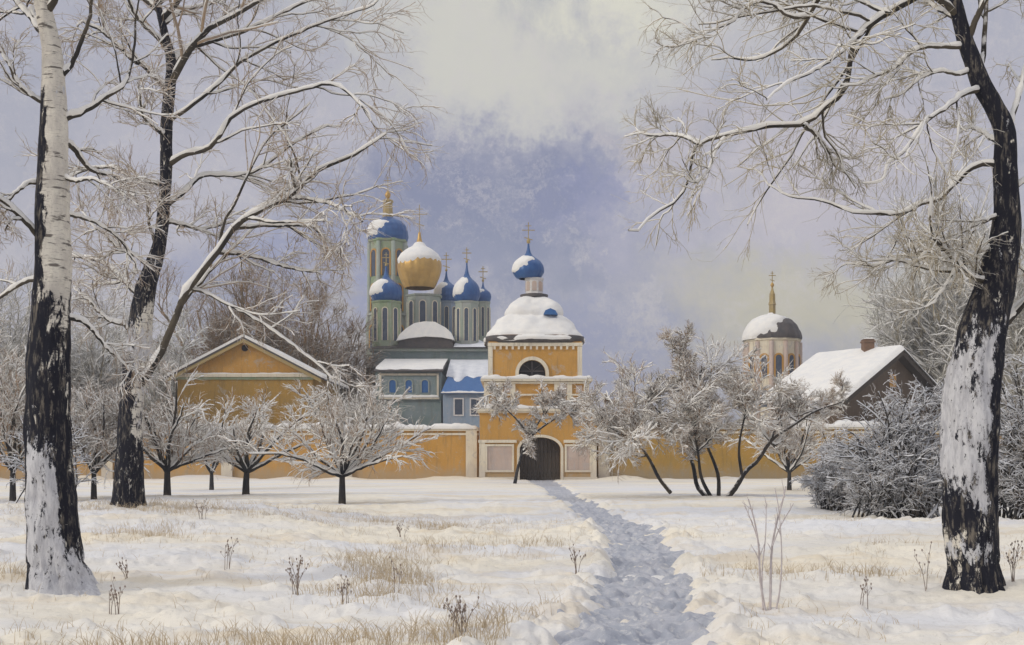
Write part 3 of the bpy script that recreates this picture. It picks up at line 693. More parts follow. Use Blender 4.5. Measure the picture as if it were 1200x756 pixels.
def arch_wall(mb, x0, x1, z0, z1, y0, y1, cx, hw, zs, rise):
    mb.box(x0, cx-hw, y0, y1, z0, z1); mb.box(cx+hw, x1, y0, y1, z0, z1)
    A = arch_pts(cx, hw, zs, rise)
    for (xa, za), (xb, zb) in zip(A, A[1:]):
        mb.add([(xa,y0,za),(xb,y0,zb),(xb,y0,z1),(xa,y0,z1),(xa,y1,za),(xb,y1,zb),(xb,y1,z1),(xa,y1,z1)], [(0,1,2,3),(7,6,5,4),(0,4,5,1),(3,2,6,7)])
def arch_panel(mb, cx, hw, z0, zs, rise, y0, y1):
    mb.prism([(cx-hw, z0)] + arch_pts(cx, hw, zs, rise) + [(cx+hw, z0)], y0, y1)
def arch_trim(mb, cx, hw, z0, zs, rise, w, y0, y1):
    A = arch_pts(cx, hw, zs, rise); B = arch_pts(cx, hw+w, zs, rise+w)
    inn = [(cx-hw, z0)]+A+[(cx+hw, z0)]; out = [(cx-hw-w, z0)]+B+[(cx+hw+w, z0)]
    for i in range(len(inn)-1):
        a, b, c, d = inn[i], inn[i+1], out[i+1], out[i]
        mb.add([(p[0], y0, p[1]) for p in (a, b, c, d)]+[(p[0], y1, p[1]) for p in (a, b, c, d)], [(0,1,2,3),(7,6,5,4),(0,4,5,1),(2,6,7,3),(0,3,7,4),(1,2,6,5)])
def snow_ledge(mb, x0, x1, y0, y1, z, th, seed=0, n=40):
    """lumpy bank of snow on a ledge, rounded towards its front edge"""
    xs = np.linspace(x0, x1, n); prof = [(0, 0), (-.02, .45), (.12, .85), (.4, 1), (.8, .95), (1, .0)]
    V = []
    for x in xs:
        e = min(1, (min(x-x0, x1-x)+.02)/(.25)); hh = th*(.8+.45*float(fbm(np.array([x*1.3]), np.array([y0*.7]), None, seed, 3)[0]))*max(.3, e)
        for a, b in prof: V.append((x, y0+(y1-y0)*a, z+b*hh))
    k = len(prof); fs = [(i*k+j, i*k+j+1, (i+1)*k+j+1, (i+1)*k+j) for i in range(n-1) for j in range(k-1)]
    fs += [tuple(range(k)), tuple((n-1)*k+j for j in range(k))]
    mb.add(V, fs, True)
def frame_rect(mb, x0, x1, z0, z1, w, y0, y1):
    mb.box(x0-w, x1+w, y0, y1, z1, z1+w); mb.box(x0-w, x1+w, y0, y1, z0-w, z0)
    mb.box(x0-w, x0, y0, y1, z0, z1); mb.box(x1, x1+w, y0, y1, z0, z1)

def drum(t, cx, D, hw, yt, yb, wallm, nwin=8, seg=8, winm='glass', trim='cream', win_rows=(.2, .8), depth=0, name='drum'):
    """octagonal drum with one arched window to each side"""
    s = D/F; c = (X(cx, D), D+depth); r = hw*s; z0, z1 = Z(yb, D), Z(yt, D)
    R = r/cos(pi/seg)
    d = MB().lathe([(R, z0), (R, z1-.25), (R*1.06, z1-.2), (R*1.1, z1)], c, seg, rot=pi/seg, smooth=False).build(name, M[wallm], t)
    hgt = z1-z0; zw0 = z0+hgt*win_rows[0]; zw1 = z0+hgt*win_rows[1]; ww = r*tan_(seg)*.42
    for k in range(seg):
        a = -pi/2 + 2*pi*k/seg
        if sin(a) > .3: continue
        w = MB(); arch_panel(w, 0, ww, zw0, zw1-ww, ww, -.05, .06); w.xform((c[0]+cos(a)*(r+.0), c[1]+sin(a)*(r+.0), 0), a+pi/2)
        wo = w.build('window', M[winm], d)
        f = MB(); arch_trim(f, 0, ww, zw0, zw1-ww, ww, ww*.35, -.1, .04); f.xform((c[0]+cos(a)*r, c[1]+sin(a)*r, 0), a+pi/2)
        f.build('window_trim', M[trim], d)
    return d
def tan_(seg): return math.tan(pi/seg)
def seamed(pr, c, ribs=20):
    """sheet metal dome: gores with standing seams, slightly dented"""
    mb = MB(); seg = ribs*4; mb.lathe(pr, c, seg)
    V = np.array(mb.v); k = np.arange(len(V)) % seg; d = V - np.array([c[0], c[1], 0]); d[:, 2] = 0
    f = np.where(k % 4 == 0, .022, np.where(k % 4 == 2, -.006, 0)) + .012*fbm(V[:, 0]*1.6, V[:, 1]*1.6, V[:, 2]*1.6, 4, 3)
    V = V + d*f[:, None]; mb.v = [tuple(v) for v in V]; return mb
def onion(t, cx, D, hw, yb, ym, yt, mat, snowfn, depth=0, name='dome', cross_top=None, neck=.6, off=.12, crossm='goldpale', seed=1, sub='snow'):
    c = (X(cx, D), D+depth); pr = onion_prof(cx, D, hw, yb, ym, yt, neck)
    d = seamed(pr, c).build(name, M[mat], t)
    sn = cap_shell(pr[:], c, off, snowfn, seed=seed)
    if sn: sn.build(sub, M['snow'], d)
    if cross_top is not None:
        m = MB(); s = D/F; m.lathe([(.02, Z(yt, D)-.1), (.16, Z(yt, D)+.05), (.16, Z(yt, D)+.25), (.02, Z(yt, D)+.4)], c, 10)
        cross(m, c[0], c[1], Z(yt, D)-.3, Z(cross_top, D), s, .055*D/88)
        m.build('cross', M[crossm], d)
    return d

def gate_tower():
    D = 88.; s = D/F; x = lambda p: X(p, D); z = lambda q: Z(q, D)
    t = thing('gate_tower', 'ochre monastery gate tower with snowy helmet roof and small blue onion dome', 'gate tower', (x(629), D, 0))
    ax, hw = x(633), 24*s; zs, rise = z(527), z(512.5)-z(527)
    low = MB(); arch_wall(low, x(562), x(699), -.3, z(482), D, D+1.6, ax, hw, zs, rise)
    low.box(x(562), x(562)+1.2, D+1.6, D+9.4, -.3, z(482)); low.box(x(699)-1.2, x(699), D+1.6, D+9.4, -.3, z(482)); low.box(x(562), x(699), D+9.4, D+10.2, -.3, z(482))
    low.box(x(562)+1.2, x(699)-1.2, D+1.6, D+9.4, z(500), z(482))
    lo = low.build('lower_storey', M['ochre'], t)
    g = MB()
    for k in range(10):
        xa = ax-hw+.02+k*(2*hw-.04)/10; g.box(xa+.012, xa+(2*hw-.04)/10-.012, D+.95+(k % 2)*.012, D+1.05, -.1, z(513.5))
    g.box(ax-hw, ax+hw, D+.90, D+.94, .5, .66); g.box(ax-hw, ax+hw, D+.90, D+.94, 2.2, 2.36)
    gd = g.build('gate', M['wood'], t)
    MB().box(ax-.03, ax+.03, D+.86, D+.899, 1.0, 1.25).build('gate_handle', M['slate'], gd)
    tr = MB(); arch_trim(tr, ax, hw, -.1, zs, rise, .22, D-.12, D+.03); tr.build('arch_trim', M['cream'], lo)
    for (a, b) in ((571, 600), (664, 691)):
        p = MB().pxbox(a, b, 523, 551, D, D-.05, D+.01).build('wall_panel', M['pink'], lo)
        f = MB(); frame_rect(f, x(a), x(b), z(551), z(523), .16, D-.13, D+.01); f.build('panel_frame', M['cream'], p)
    for xa, xb, p in ((x(560.5), ax-hw-.24, 561.5), (ax+hw+.24, x(700), 692)):
        MB().box(xa, xb, D-.16, D+.02, z(519), z(515.5)).build('string_course', M['cream'], lo)
        MB().box(xa, xb, D-.1, D+.02, -.2, z(559)).build('plinth', M['cream'], lo)
        MB().box(x(p), x(p+7), D-.1, D+.01, z(559)+.003, z(519)-.003).build('corner_strip', M['cream'], lo)
    c = MB(); c.box(x(558), x(703), D-.35, D+10.4, z(482), z(479)); c.box(x(559.5), x(701.5), D-.22, D+10.3, z(484)-.0, z(482)-.003)
    co = c.build('lower_cornice', M['cream'], t)
    sn = MB(); snow_ledge(sn, x(558), x(703), D-.38, D+2.4, z(479), .42, 3); sn.build('snow', M['snow'], co)
    mid = MB().box(x(567), x(691), D+.9, D+9.6, z(479)+.01, z(446)); mo = mid.build('middle_storey', M['ochre'], t)
    tm = MB()
    for p in (567, 583, 598, 650, 665, 685): tm.box(x(p), x(p+6), D+.74, D+.9, z(476), z(449))
    tm.box(x(566.5), x(691.5), D+.66, D+.92, z(449)+.003, z(446.5)); tm.box(x(566.5), x(691.5), D+.68, D+.92, z(463), z(461))
    tm.build('pilasters', M['cream'], mo)
    for p in (590.5, 657.5, 676): MB().box(x(p)-.02, x(p)+.5, D+.86, D+.93, z(459.5), z(451)).build('niche', M['pink'], mo)
    c = MB(); c.box(x(563), x(695), D+.45, D+9.9, z(446)+.003, z(443.5)); co = c.build('middle_cornice', M['cream'], t)
    sn = MB(); snow_ledge(sn, x(563), x(695), D+.42, D+2.6, z(443.5), .38, 4); sn.build('snow', M['snow'], co)
    up = MB(); wx, wh = x(624), 16*s
    arch_wall(up, x(572), x(683), z(443.5)+.01, z(398), D+1.5, D+2.3, wx, wh, z(436), z(420)-z(436)); up.box(x(572), x(683), D+2.3, D+9.1, z(443.5)+.01, z(398))
    uo = up.build('upper_storey', M['ochre'], t)
    w = MB(); arch_panel(w, wx, wh-.02, z(443)+.02, z(436), z(420)-z(436)-.02, D+1.9, D+2.2); wo = w.build('window', M['dark'], uo)
    f = MB(); f.box(wx-.05, wx+.05, D+1.82, D+1.898, z(440), z(421)); f.box(wx-wh, wx+wh, D+1.82, D+1.898, z(433.5), z(432.3))
    for q in (-.5, .5): f.tube([(wx, D+1.86, z(433)), (wx+q*wh*1.35, D+1.86, z(424.5))], .04, 4)
    f.build('window_bars', M['slate'], wo)
    f = MB(); arch_trim(f, wx, wh, z(440), z(436), z(420)-z(436), .28, D+1.36, D+1.52); f.build('window_trim', M['cream'], uo)
    f = MB(); f.box(x(571), x(684), D+1.38, D+1.52, z(403.5), z(399.5))
    for p in (571.5, 678): f.box(x(p), x(p+5.5), D+1.4, D+1.52, z(442), z(404))
    for k in range(14): f.box(x(578+k*7.2), x(580.6+k*7.2), D+1.34, D+1.5, z(407.5), z(403.7))
    f.build('upper_trim', M['cream'], uo)
    c2 = (x(627.5), D+5.3)
    ev = MB().lathe([(3.3, z(398)-.3), (57*s, z(399)), (60*s, z(396)), (60*s, z(391)), (56*s, z(390))], c2, 48, sup=7).build('eaves', M['slate'], t)
    pr = [(61.0*s, z(396.5)), (61.8*s, z(394)), (61*s, z(391.8)), (58.8*s, z(390.7)), (58.4*s, z(388)), (56.5*s, z(384.5)), (53*s, z(379.5)), (49*s, z(374.0)), (44.5*s, z(369)), (40*s, z(365.3)), (37.8*s, z(364)), (35.8*s, z(363)), (36.3*s, z(361)), (36*s, z(358)), (33.5*s, z(353)), (30*s, z(348)), (25*s, z(343.5)), (19*s, z(340)), (14*s, z(338.5)), (9*s, z(338))]
    P = np.array(pr); L = np.r_[0, np.cumsum(np.linalg.norm(np.diff(P, axis=0), axis=1))]; tt = np.linspace(0, L[-1], 64)
    pr2 = [(float(np.interp(a, L, P[:, 0])), float(np.interp(a, L, P[:, 1]))) for a in tt]
    rf = MB().lathe(pr2, c2, 96, sup=4.2, noise=.13, seed=8).build('roof', M['snow'], t)
    MB().lathe([(59.3*s, z(391.4)), (59.9*s, z(391)), (59.9*s, z(390.2)), (59*s, z(389.8))], c2, 96, sup=4.2, cap=False).build('roof_lip', M['brick'], rf)
    dm = MB().prism([(x(638), z(364)), (x(640), z(359.5)), (x(646), z(357)), (x(652), z(359.5)), (x(655), z(364.5))], D+2.1, D+4).build('dormer', M['blueroof'], rf)
    MB().lathe([(2.0*.6, z(338.5)), (17*s, z(337)), (17.5*s, z(334.6)), (15*s, z(334))], c2, 24).build('drum_base', M['slate'], t)
    dr = MB().lathe([(12*s, z(334.2)), (11.2*s, z(332)), (11.2*s, z(317)), (12.5*s, z(316)), (12.5*s, z(314))], c2, 8, rot=pi/8, smooth=False).build('drum', M['white'], t)
    for a in (-pi/2, -pi/4, -3*pi/4, 0, pi):
        w = MB(); arch_panel(w, 0, .19, z(330), z(321), .18, -.04, .05); w.xform((c2[0]+cos(a)*11.2*s*.924, c2[1]+sin(a)*11.2*s*.924, 0), a+pi/2); w.build('window', M['pink'], dr)
    onion(t, 627.5-7.5*88/93.3+0, D, 19.3, 314.5, 304.5, 270, 'blue', left_snow, 5.3, 'onion_dome', 244, .62, .14, seed=5)

def perimeter_walls():
    D = 89.; x = lambda p: X(p, D); z = lambda q: Z(q, D)
    g = 'ochre monastery walls'
    def wall(label, p0, p1, top, mat, pil, seed):
        t = thing('monastery_wall', label, 'wall', (x((p0+p1)/2), D, 0), g)
        MB().box(x(p0), x(p1), D, D+1.3, -.4, z(top)).build('wall', M[mat], t)
        c = MB().box(x(p0), x(p1), D-.22, D+1.52, z(top)+.003, z(top-2.2)); co = c.build('coping', M['cream'], t)
        sn = MB(); zt = z(top-2.2)
        snow_ledge(sn, x(p0)+.02, x(p1)-.02, D-.28, D+1.6, zt, .55, seed, max(60, int((p1-p0)/4))); sn.build('snow', M['snow'], co)
        b = MB(); b.box(x(p0), x(p1), D-.1, D-.003, z(top+5), z(top+2.5)); b.build('moulding', M['cream'], t)
        for a in pil: MB().box(x(a), x(a+13), D-.25, D-.104, -.3, z(top)-.01).build('pilaster', M['cream'], t)
    wall('long ochre wall with snowy coping left of the gate tower', -420, 561, 505, 'ochre', [-300, -160, -20, 120, 260, 400, 546], 6)
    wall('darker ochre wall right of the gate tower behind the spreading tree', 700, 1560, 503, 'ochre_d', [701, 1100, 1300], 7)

def gabled_house():
    D = 105.; s = D/F; x = lambda p: X(p, D); z = lambda q: Z(q, D)
    t = thing('gabled_house', 'ochre house with a broad triangular gable and round attic hole, left behind the wall', 'house', (x(287), D, 0))
    x0, x1, xa = x(208), x(366), x(287); ze, za = z(439), z(398)
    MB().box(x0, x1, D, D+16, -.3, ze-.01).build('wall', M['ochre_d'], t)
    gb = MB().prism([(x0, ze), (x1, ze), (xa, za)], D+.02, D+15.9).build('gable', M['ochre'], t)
    MB().lathe([(.001, 0), (.36, 0), (.36, .12), (.001, .12)], (0, 0), 16).build
    oc = MB(); n = 14; oc.prism([(xa+.32*cos(2*pi*i/n), z(408)+.32*sin(2*pi*i/n)) for i in range(n)], D-.03, D+.05); oc.build('oculus', M['dark'], gb)
    b = MB().box(x0-.25, x1+.25, D-.25, D+.015, ze-.24, ze+.05); bo = b.build('cornice', M['cream'], t)
    MB().box(x0-.1, x1+.1, D-.12, D-.002, ze-.48, ze-.245).build('cornice_green_band', M['greenst'], bo)  # narrow greenish plaster band below the cream cornice
    sn = MB(); snow_ledge(sn, x0-.2, x1+.2, D-.24, D-.02, ze+.05, .13, 12); sn.build('snow', M['snow'], bo)
    sl = (za-ze)/(xa-x0)
    r = MB(); th = .16
    def slab(mb, sgn, off0, off1, y0, y1, over=1.0):
        xe = xa+sgn*(xa-x0+over); zz = ze-over*sl
        mb.prism([(xe, zz+off0), (xa, za+off0), (xa, za+off1), (xe, zz+off1)] if sgn < 0 else [(xa, za+off0), (xe, zz+off0), (xe, zz+off1), (xa, za+off1)], y0, y1)
    for sg in (-1, 1): slab(r, sg, .03, .2, D-.7, D+16.5)
    ro = r.build('roof', M['slate'], t)
    sn = MB()
    for sg in (-1, 1): slab(sn, sg, .203, .46, D-.74, D+16.6, 1.06)
    sn.build('snow', M['snow'], ro)
    f = MB()
    for sg in (-1, 1): slab(f, sg, -.32, .02, D-.66, D-.5, .95)
    f.build('bargeboard', M['goldpale'], ro)

def bell_tower():
    D = 150.; s = D/F; x = lambda p: X(p, D); z = lambda q: Z(q, D)
    t = thing('bell_tower', 'tall green and ochre bell tower with a blue dome, leftmost of the towers', 'bell tower', (x(454), D, 0)); c = (x(454.5), D)
    for i, (hw, yt, yb, m) in enumerate(((22, 372, 545, 'greystone'), (20.5, 286, 372, 'greenst'))):
        R = hw*s/cos(pi/8)
        st = MB().lathe([(R, z(yb)), (R, z(yt)), (R*1.07, z(yt-1)), (R*1.07, z(yt-3.5)), (R*.9, z(yt-4))], c, 8, rot=pi/8, smooth=False).build('storey', M[m], t)
        rows = ((296, 326), (336, 366)) if i else ((384, 410), (420, 446))
        for (qa, qb) in rows:
            for k in range(8):
                a = -pi/2+pi*k/4
                if sin(a) > .3: continue
                w = MB(); arch_panel(w, 0, hw*s*.2, z(qb), z(qa+4), .5, -.06, .04); w.xform((c[0]+cos(a)*hw*s, c[1]+sin(a)*hw*s, 0), a+pi/2); w.build('belfry_opening', M['glass'], st)
                f = MB(); arch_trim(f, 0, hw*s*.2, z(qb), z(qa+4), .5, .2, -.12, .03); f.xform((c[0]+cos(a)*hw*s, c[1]+sin(a)*hw*s, 0), a+pi/2); f.build('opening_trim', M['ochre'], st)
        f = MB()
        for k in range(8):
            a = pi/8+pi*k/4; f.lathe([(.3, z(yb)+.02), (.3, z(yt)-.02)], (c[0]+cos(a)*R, c[1]+sin(a)*R), 8)
        f.build('corner_columns', M['greystone'], st)
    pr = [(22.5*s, z(283)), (23.5*s, z(279)), (23.3*s, z(272)), (21*s, z(265)), (16.5*s, z(260)), (10*s, z(257)), (6.5*s, z(255))]
    P = np.array(pr); L = np.r_[0, np.cumsum(np.linalg.norm(np.diff(P, axis=0), axis=1))]; tt = np.linspace(0, L[-1], 26); pr = [(float(np.interp(a, L, P[:, 0])), float(np.interp(a, L, P[:, 1]))) for a in tt]
    d = seamed(pr, c).build('dome', M['blue'], t)
    cap_shell(pr, c, .2, left_snow, seed=9).build('snow', M['snow'], d)
    l = MB().lathe([(6.5*s, z(256)), (6*s, z(247)), (5.6*s, z(238)), (6.8*s, z(237)), (6.8*s, z(235.5)), (2.6*s, z(233))], c, 8, rot=pi/8, smooth=False).build('lantern', M['goldpale'], t)
    MB().lathe([(1*s, z(233)), (3*s, z(231)), (3.4*s, z(228)), (2*s, z(225)), (.6*s, z(223))], c, 16).build('finial', M['gold'], l)
    m = MB(); cross(m, c[0], c[1], z(224), z(206), s, .07); m.build('cross', M['goldpale'], l)

def cathedral():
    D = 135.; s = D/F; x = lambda p: X(p, D); z = lambda q: Z(q, D)
    t = thing('cathedral', 'cathedral with one golden dome among smaller blue domes, behind the gate tower', 'cathedral', (x(505), D, 0))
    MB().box(x(436), x(572), D, D+14, -.3, z(412)).build('main_wall', M['darkst'], t)
    c = MB().box(x(433), x(575), D-.5, D+14.5, z(412)+.003, z(409)).build('main_cornice', M['greystone'], t)
    # low hipped roof under the drums
    r = MB(); a, b = x(431), x(577); e, f = x(462), x(560); y0, y1 = D-.8, D+14.8; zb, zt = z(409)+.005, z(396)
    r.add([(a, y0, zb), (b, y0, zb), (b, y1, zb), (a, y1, zb), (e, D+4, zt), (f, D+4, zt), (f, D+10, zt), (e, D+10, zt)], [(0,1,5,4), (1,2,6,5), (2,3,7,6), (3,0,4,7), (4,5,6,7), (3,2,1,0)])
    ro = r.build('roof', M['slate'], t)
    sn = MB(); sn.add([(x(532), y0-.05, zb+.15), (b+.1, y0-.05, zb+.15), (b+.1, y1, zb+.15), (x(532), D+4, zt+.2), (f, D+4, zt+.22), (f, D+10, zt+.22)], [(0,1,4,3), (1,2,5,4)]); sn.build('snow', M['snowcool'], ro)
    # rounded front gable with snow
    cxk = x(499); hwk = 32*s
    k = MB(); k.prism([(cxk-hwk, z(409)+.01)] + arch_pts(cxk, hwk, z(404), z(384)-z(404)) + [(cxk+hwk, z(409)+.01)], D-.3, D+3); ko = k.build('round_gable', M['slate'], t)
    k = MB(); A = arch_pts(cxk, hwk, z(402), z(380)-z(402), 24); 
    k.prism([(cxk-hwk*1.06, z(400)), (cxk-hwk*.95, z(393)), (cxk-hwk*.72, z(386)), (cxk-hwk*.4, z(379.5)), (cxk-hwk*.05, z(377.5)), (cxk+hwk*.35, z(378)), (cxk+hwk*.75, z(385)), (cxk+hwk*.95, z(391)), (cxk+hwk*1.05, z(399)), (cxk+hwk*.6, z(396)), (cxk, z(395)), (cxk-hwk*.6, z(397))], D-.75, D+3.4); k.build('snow', M['snow'], ko)
    # drums and domes
    drum(t, 491.5, D, 20, 337, 398, 'greystone', win_rows=(.28, .86), depth=7)
    # columns given at the distance where they stand, so rows and columns follow D + depth
    DD = D+7; sc = DD/D
    def dome(cx, dep, hw, yb, ym, yt, mat, fn, cr, nm, neck=.62, sd=1, crm='goldpale', off=.16):
        De = D+dep; return onion(t, cx, De, hw, yb, ym, yt, mat, fn, 0, nm, cr, neck, off, crm, sd)
    def drm(cx, dep, hw, yt, yb, m, **k): return drum(t, cx, D+dep, hw, yt, yb, m, **k)
    De = D+7
    pr = [(17, 338), (19, 335), (22.5, 327), (25, 319), (25.6, 312), (24.6, 305), (20.5, 298.5), (14, 293.5), (7.5, 290), (3.8, 285), (2.2, 279), (1.2, 272)]
    pr = [(r_*De/F, Z(q, De)) for r_, q in pr]
    P = np.array(pr); L = np.r_[0, np.cumsum(np.linalg.norm(np.diff(P, axis=0), axis=1))]; tt = np.linspace(0, L[-1], 34); pr = [(float(np.interp(a, L, P[:, 0])), float(np.interp(a, L, P[:, 1]))) for a in tt]
    cc = (X(491.5, De), De)
    g = seamed(pr, cc).build('golden_dome', M['gold'], t)
    cap_shell(pr, cc, .22, lambda A, u, nz: (nz-.14)*2.6 - .12*np.cos(A) - 3*sstep(.80, .9, u), seed=4).build('snow', M['snow'], g)
    m = MB(); cross(m, cc[0], cc[1], Z(274, De), Z(240, De), s, .075); m.build('cross', M['goldpale'], g)
    drm(453, 2.4, 16, 354, 412, 'greenst', win_rows=(.2, .85)); dome(452.5, 2.4, 18.5, 356, 344, 312, 'blue', left_snow, 296, 'blue_dome', sd=2)
    drm(524, 11, 12, 354, 412, 'bluest', win_rows=(.3, .88)); dome(523, 11, 14, 356, 345, 318, 'blue', left_snow, 296, 'blue_dome', sd=3)
    drm(547, 2.4, 13, 354, 412, 'greystone', win_rows=(.2, .85)); dome(547, 2.4, 15.5, 356, 345, 308, 'blue', left_snow, 290, 'blue_dome', sd=6)
    drm(566, 11, 8, 354, 412, 'greystone', win_rows=(.3, .88)); dome(566, 11, 9.5, 356, 348, 330, 'blue', left_snow, 312, 'blue_dome', sd=7)
    # narthex: grey green front with framed windows
    E = 124.; ex = lambda p: X(p, E); ez = lambda q: Z(q, E)
    n = MB().box(ex(440), ex(517), E, D-.01, -.3, ez(436)).build('narthex', M['darkst'], t)
    f = MB(); frame_rect(f, ex(447), ex(512), ez(463), ez(440), .22, E-.15, E+.01); f.build('narthex_frame', M['cream'], n)
    for p in (456, 475, 494):
        w = MB(); arch_panel(w, ex(p+4), 3.8*E/F, ez(460), ez(449), .35, E-.04, E+.02); wo = w.build('window', M['blueroof'], n)
        f = MB(); arch_trim(f, ex(p+4), 3.8*E/F, ez(460), ez(449), .35, .13, E-.1, E+.01); f.build('window_trim', M['greystone'], wo)
    r = MB().add([(ex(438), E-.5, ez(436)), (ex(519), E-.5, ez(436)), (ex(519), D-.02, z(424)), (ex(438), D-.02, z(424)), (ex(438), E-.5, ez(434.5)), (ex(519), E-.5, ez(434.5)), (ex(519), D-.02, z(422)), (ex(438), D-.02, z(422))], [(0,1,2,3), (4,5,6,7), (0,1,5,4), (1,2,6,5), (3,0,4,7)])
    rr = r.build('narthex_roof', M['slate'], n)
    cols = np.linspace(438.5, 518.5, 24); V = []
    for p in cols:
        e = .05+.10*abs(float(fbm(np.array([p*.11]), np.array([3.]), None, 21, 3)[0]))
        for f, u in ((e, .01), (e+.05, .17), (.97, .2)): V.append((ex(p), (E-.5)*(1-f)+(D-.03)*f, ez(434.5)*(1-f)+z(422)*f+u))
    sn = MB().add(V, [(i*3+j, i*3+j+1, i*3+j+4, i*3+j+3) for i in range(23) for j in range(2)], True); sn.build('snow', M['snow'], rr)
    sn = MB(); snow_ledge(sn, ex(444), ex(515), E-.4, E+.0, ez(466), .3, 15); MB().box(ex(444), ex(515), E-.36, E-.003, ez(468), ez(466)-.003).build('sill_course', M['cream'], n); sn.build('snow', M['snow'], n)
    # side aisle with the blue roof
    G = 118.; gx = lambda p: X(p, G); gz_ = lambda q: Z(q, G)
    a = MB().box(gx(519), gx(600), G, D-.02, -.3, gz_(462)).build('side_aisle', M['bluest'], t)
    r = MB().add([(gx(517), G-.4, gz_(462)), (gx(602), G-.4, gz_(462)), (gx(602), D-.03, Z(424, D)), (gx(523), D-.03, Z(424, D)), (gx(517), G-.4, gz_(460.6)), (gx(602), G-.4, gz_(460.6)), (gx(602), D-.03, Z(422.5, D)), (gx(523), D-.03, Z(422.5, D))],
                  [(0,1,2,3), (4,5,6,7), (0,1,5,4), (1,2,6,5), (3,0,4,7)]); ro = r.build('aisle_roof', M['blueroof'], a)
    sm = MB(); f0, f1 = .45, 1.02
    def rp(p, f, up): 
        y = (G-.4)*(1-f)+(D-.03)*f; zz = gz_(460.6)*(1-f)+Z(422.5, D)*f; return (gx(p), y, zz+up)
    cols = np.linspace(518, 601, 30); e0 = [.42+.13*float(fbm(np.array([p*.09]), np.array([1.]), None, 8, 3)[0]) for p in cols]
    V = []
    for p, e in zip(cols, e0): V += [rp(p, e, .02), rp(p, e+.04, .2), rp(p, .97, .22)]
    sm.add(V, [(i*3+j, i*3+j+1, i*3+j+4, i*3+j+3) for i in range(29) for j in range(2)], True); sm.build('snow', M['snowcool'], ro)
    sn = MB(); snow_ledge(sn, gx(517), gx(602), G-.5, G+.9, gz_(461), .3, 17); sn.build('snow', M['snow'], ro)
    for p in (533, 552):
        w = MB().pxbox(p, p+9, 468, 486, G, G-.03, G+.02).build('window', M['glass'], a)
        f = MB(); frame_rect(f, gx(p), gx(p+9), gz_(486), gz_(468), .15, G-.09, G+.01); f.build('window_frame', M['white'], w)

def right_church():
    D = 130.; s = D/F; x = lambda p: X(p, D); z = lambda q: Z(q, D)
    t = thing('church', 'small round cream church with a dark snow capped dome, beside the right house', 'church', (x(904), D, 0)); c = (x(905), D)
    R = 31.5*s
    w = MB().lathe([(R, -.3), (R, z(402)), (R*1.05, z(401)), (R*1.05, z(398.5)), (R*.95, z(398))], c, 12, rot=pi/12, smooth=False).build('drum', M['cream'], t)
    for k in range(12):
        a = -pi/2+2*pi*k/12
        if sin(a) > .3: continue
        for qa, qb in ((418, 444), (458, 478)):
            o = MB(); arch_panel(o, 0, .36, z(qb), z(qa+4), .35, -.08, .06); o.xform((c[0]+cos(a)*R*.966, c[1]+sin(a)*R*.966, 0), a+pi/2); wo = o.build('window', M['glass'], w)
            o = MB(); arch_trim(o, 0, .36, z(qb), z(qa+4), .35, .2, -.13, .03); o.xform((c[0]+cos(a)*R*.966, c[1]+sin(a)*R*.966, 0), a+pi/2); o.build('window_trim', M['ochre'], wo)
    f = MB()
    for k in range(12):
        a = pi/12+2*pi*k/12; f.lathe([(.28, 0), (.28, z(402.5))], (c[0]+cos(a)*R, c[1]+sin(a)*R), 8)
    f.build('columns', M['pink'], w)
    pr = [(33*s, z(399)), (33.5*s, z(396)), (31.5*s, z(389)), (27.5*s, z(381.5)), (22*s, z(375.5)), (13*s, z(371.5)), (5*s, z(370)), (3.4*s, z(368))]
    P = np.array(pr); L = np.r_[0, np.cumsum(np.linalg.norm(np.diff(P, axis=0), axis=1))]; tt = np.linspace(0, L[-1], 26); pr = [(float(np.interp(a, L, P[:, 0])), float(np.interp(a, L, P[:, 1]))) for a in tt]
    d = seamed(pr, c).build('dome', M['slate'], t)
    cap_shell(pr, c, .24, lambda A, u, nz: (nz-.35)*.9 - .8*np.cos(A)-.1, seed=19).build('snow', M['snow'], d)
    l = MB().lathe([(4*s, z(370)), (3.8*s, z(358)), (4.6*s, z(357)), (3.6*s, z(353)), (3.4*s, z(345)), (1.5*s, z(340)), (.8*s, z(336))], c, 8, smooth=False).build('lantern', M['goldpale'], d)
    MB().lathe([(.9*s, z(337)), (2.4*s, z(334)), (.6*s, z(331))], c, 12).build('finial', M['gold'], l)
    m = MB(); cross(m, c[0], c[1], z(334), z(318), s, .07); m.build('cross', M['goldpale'], l)

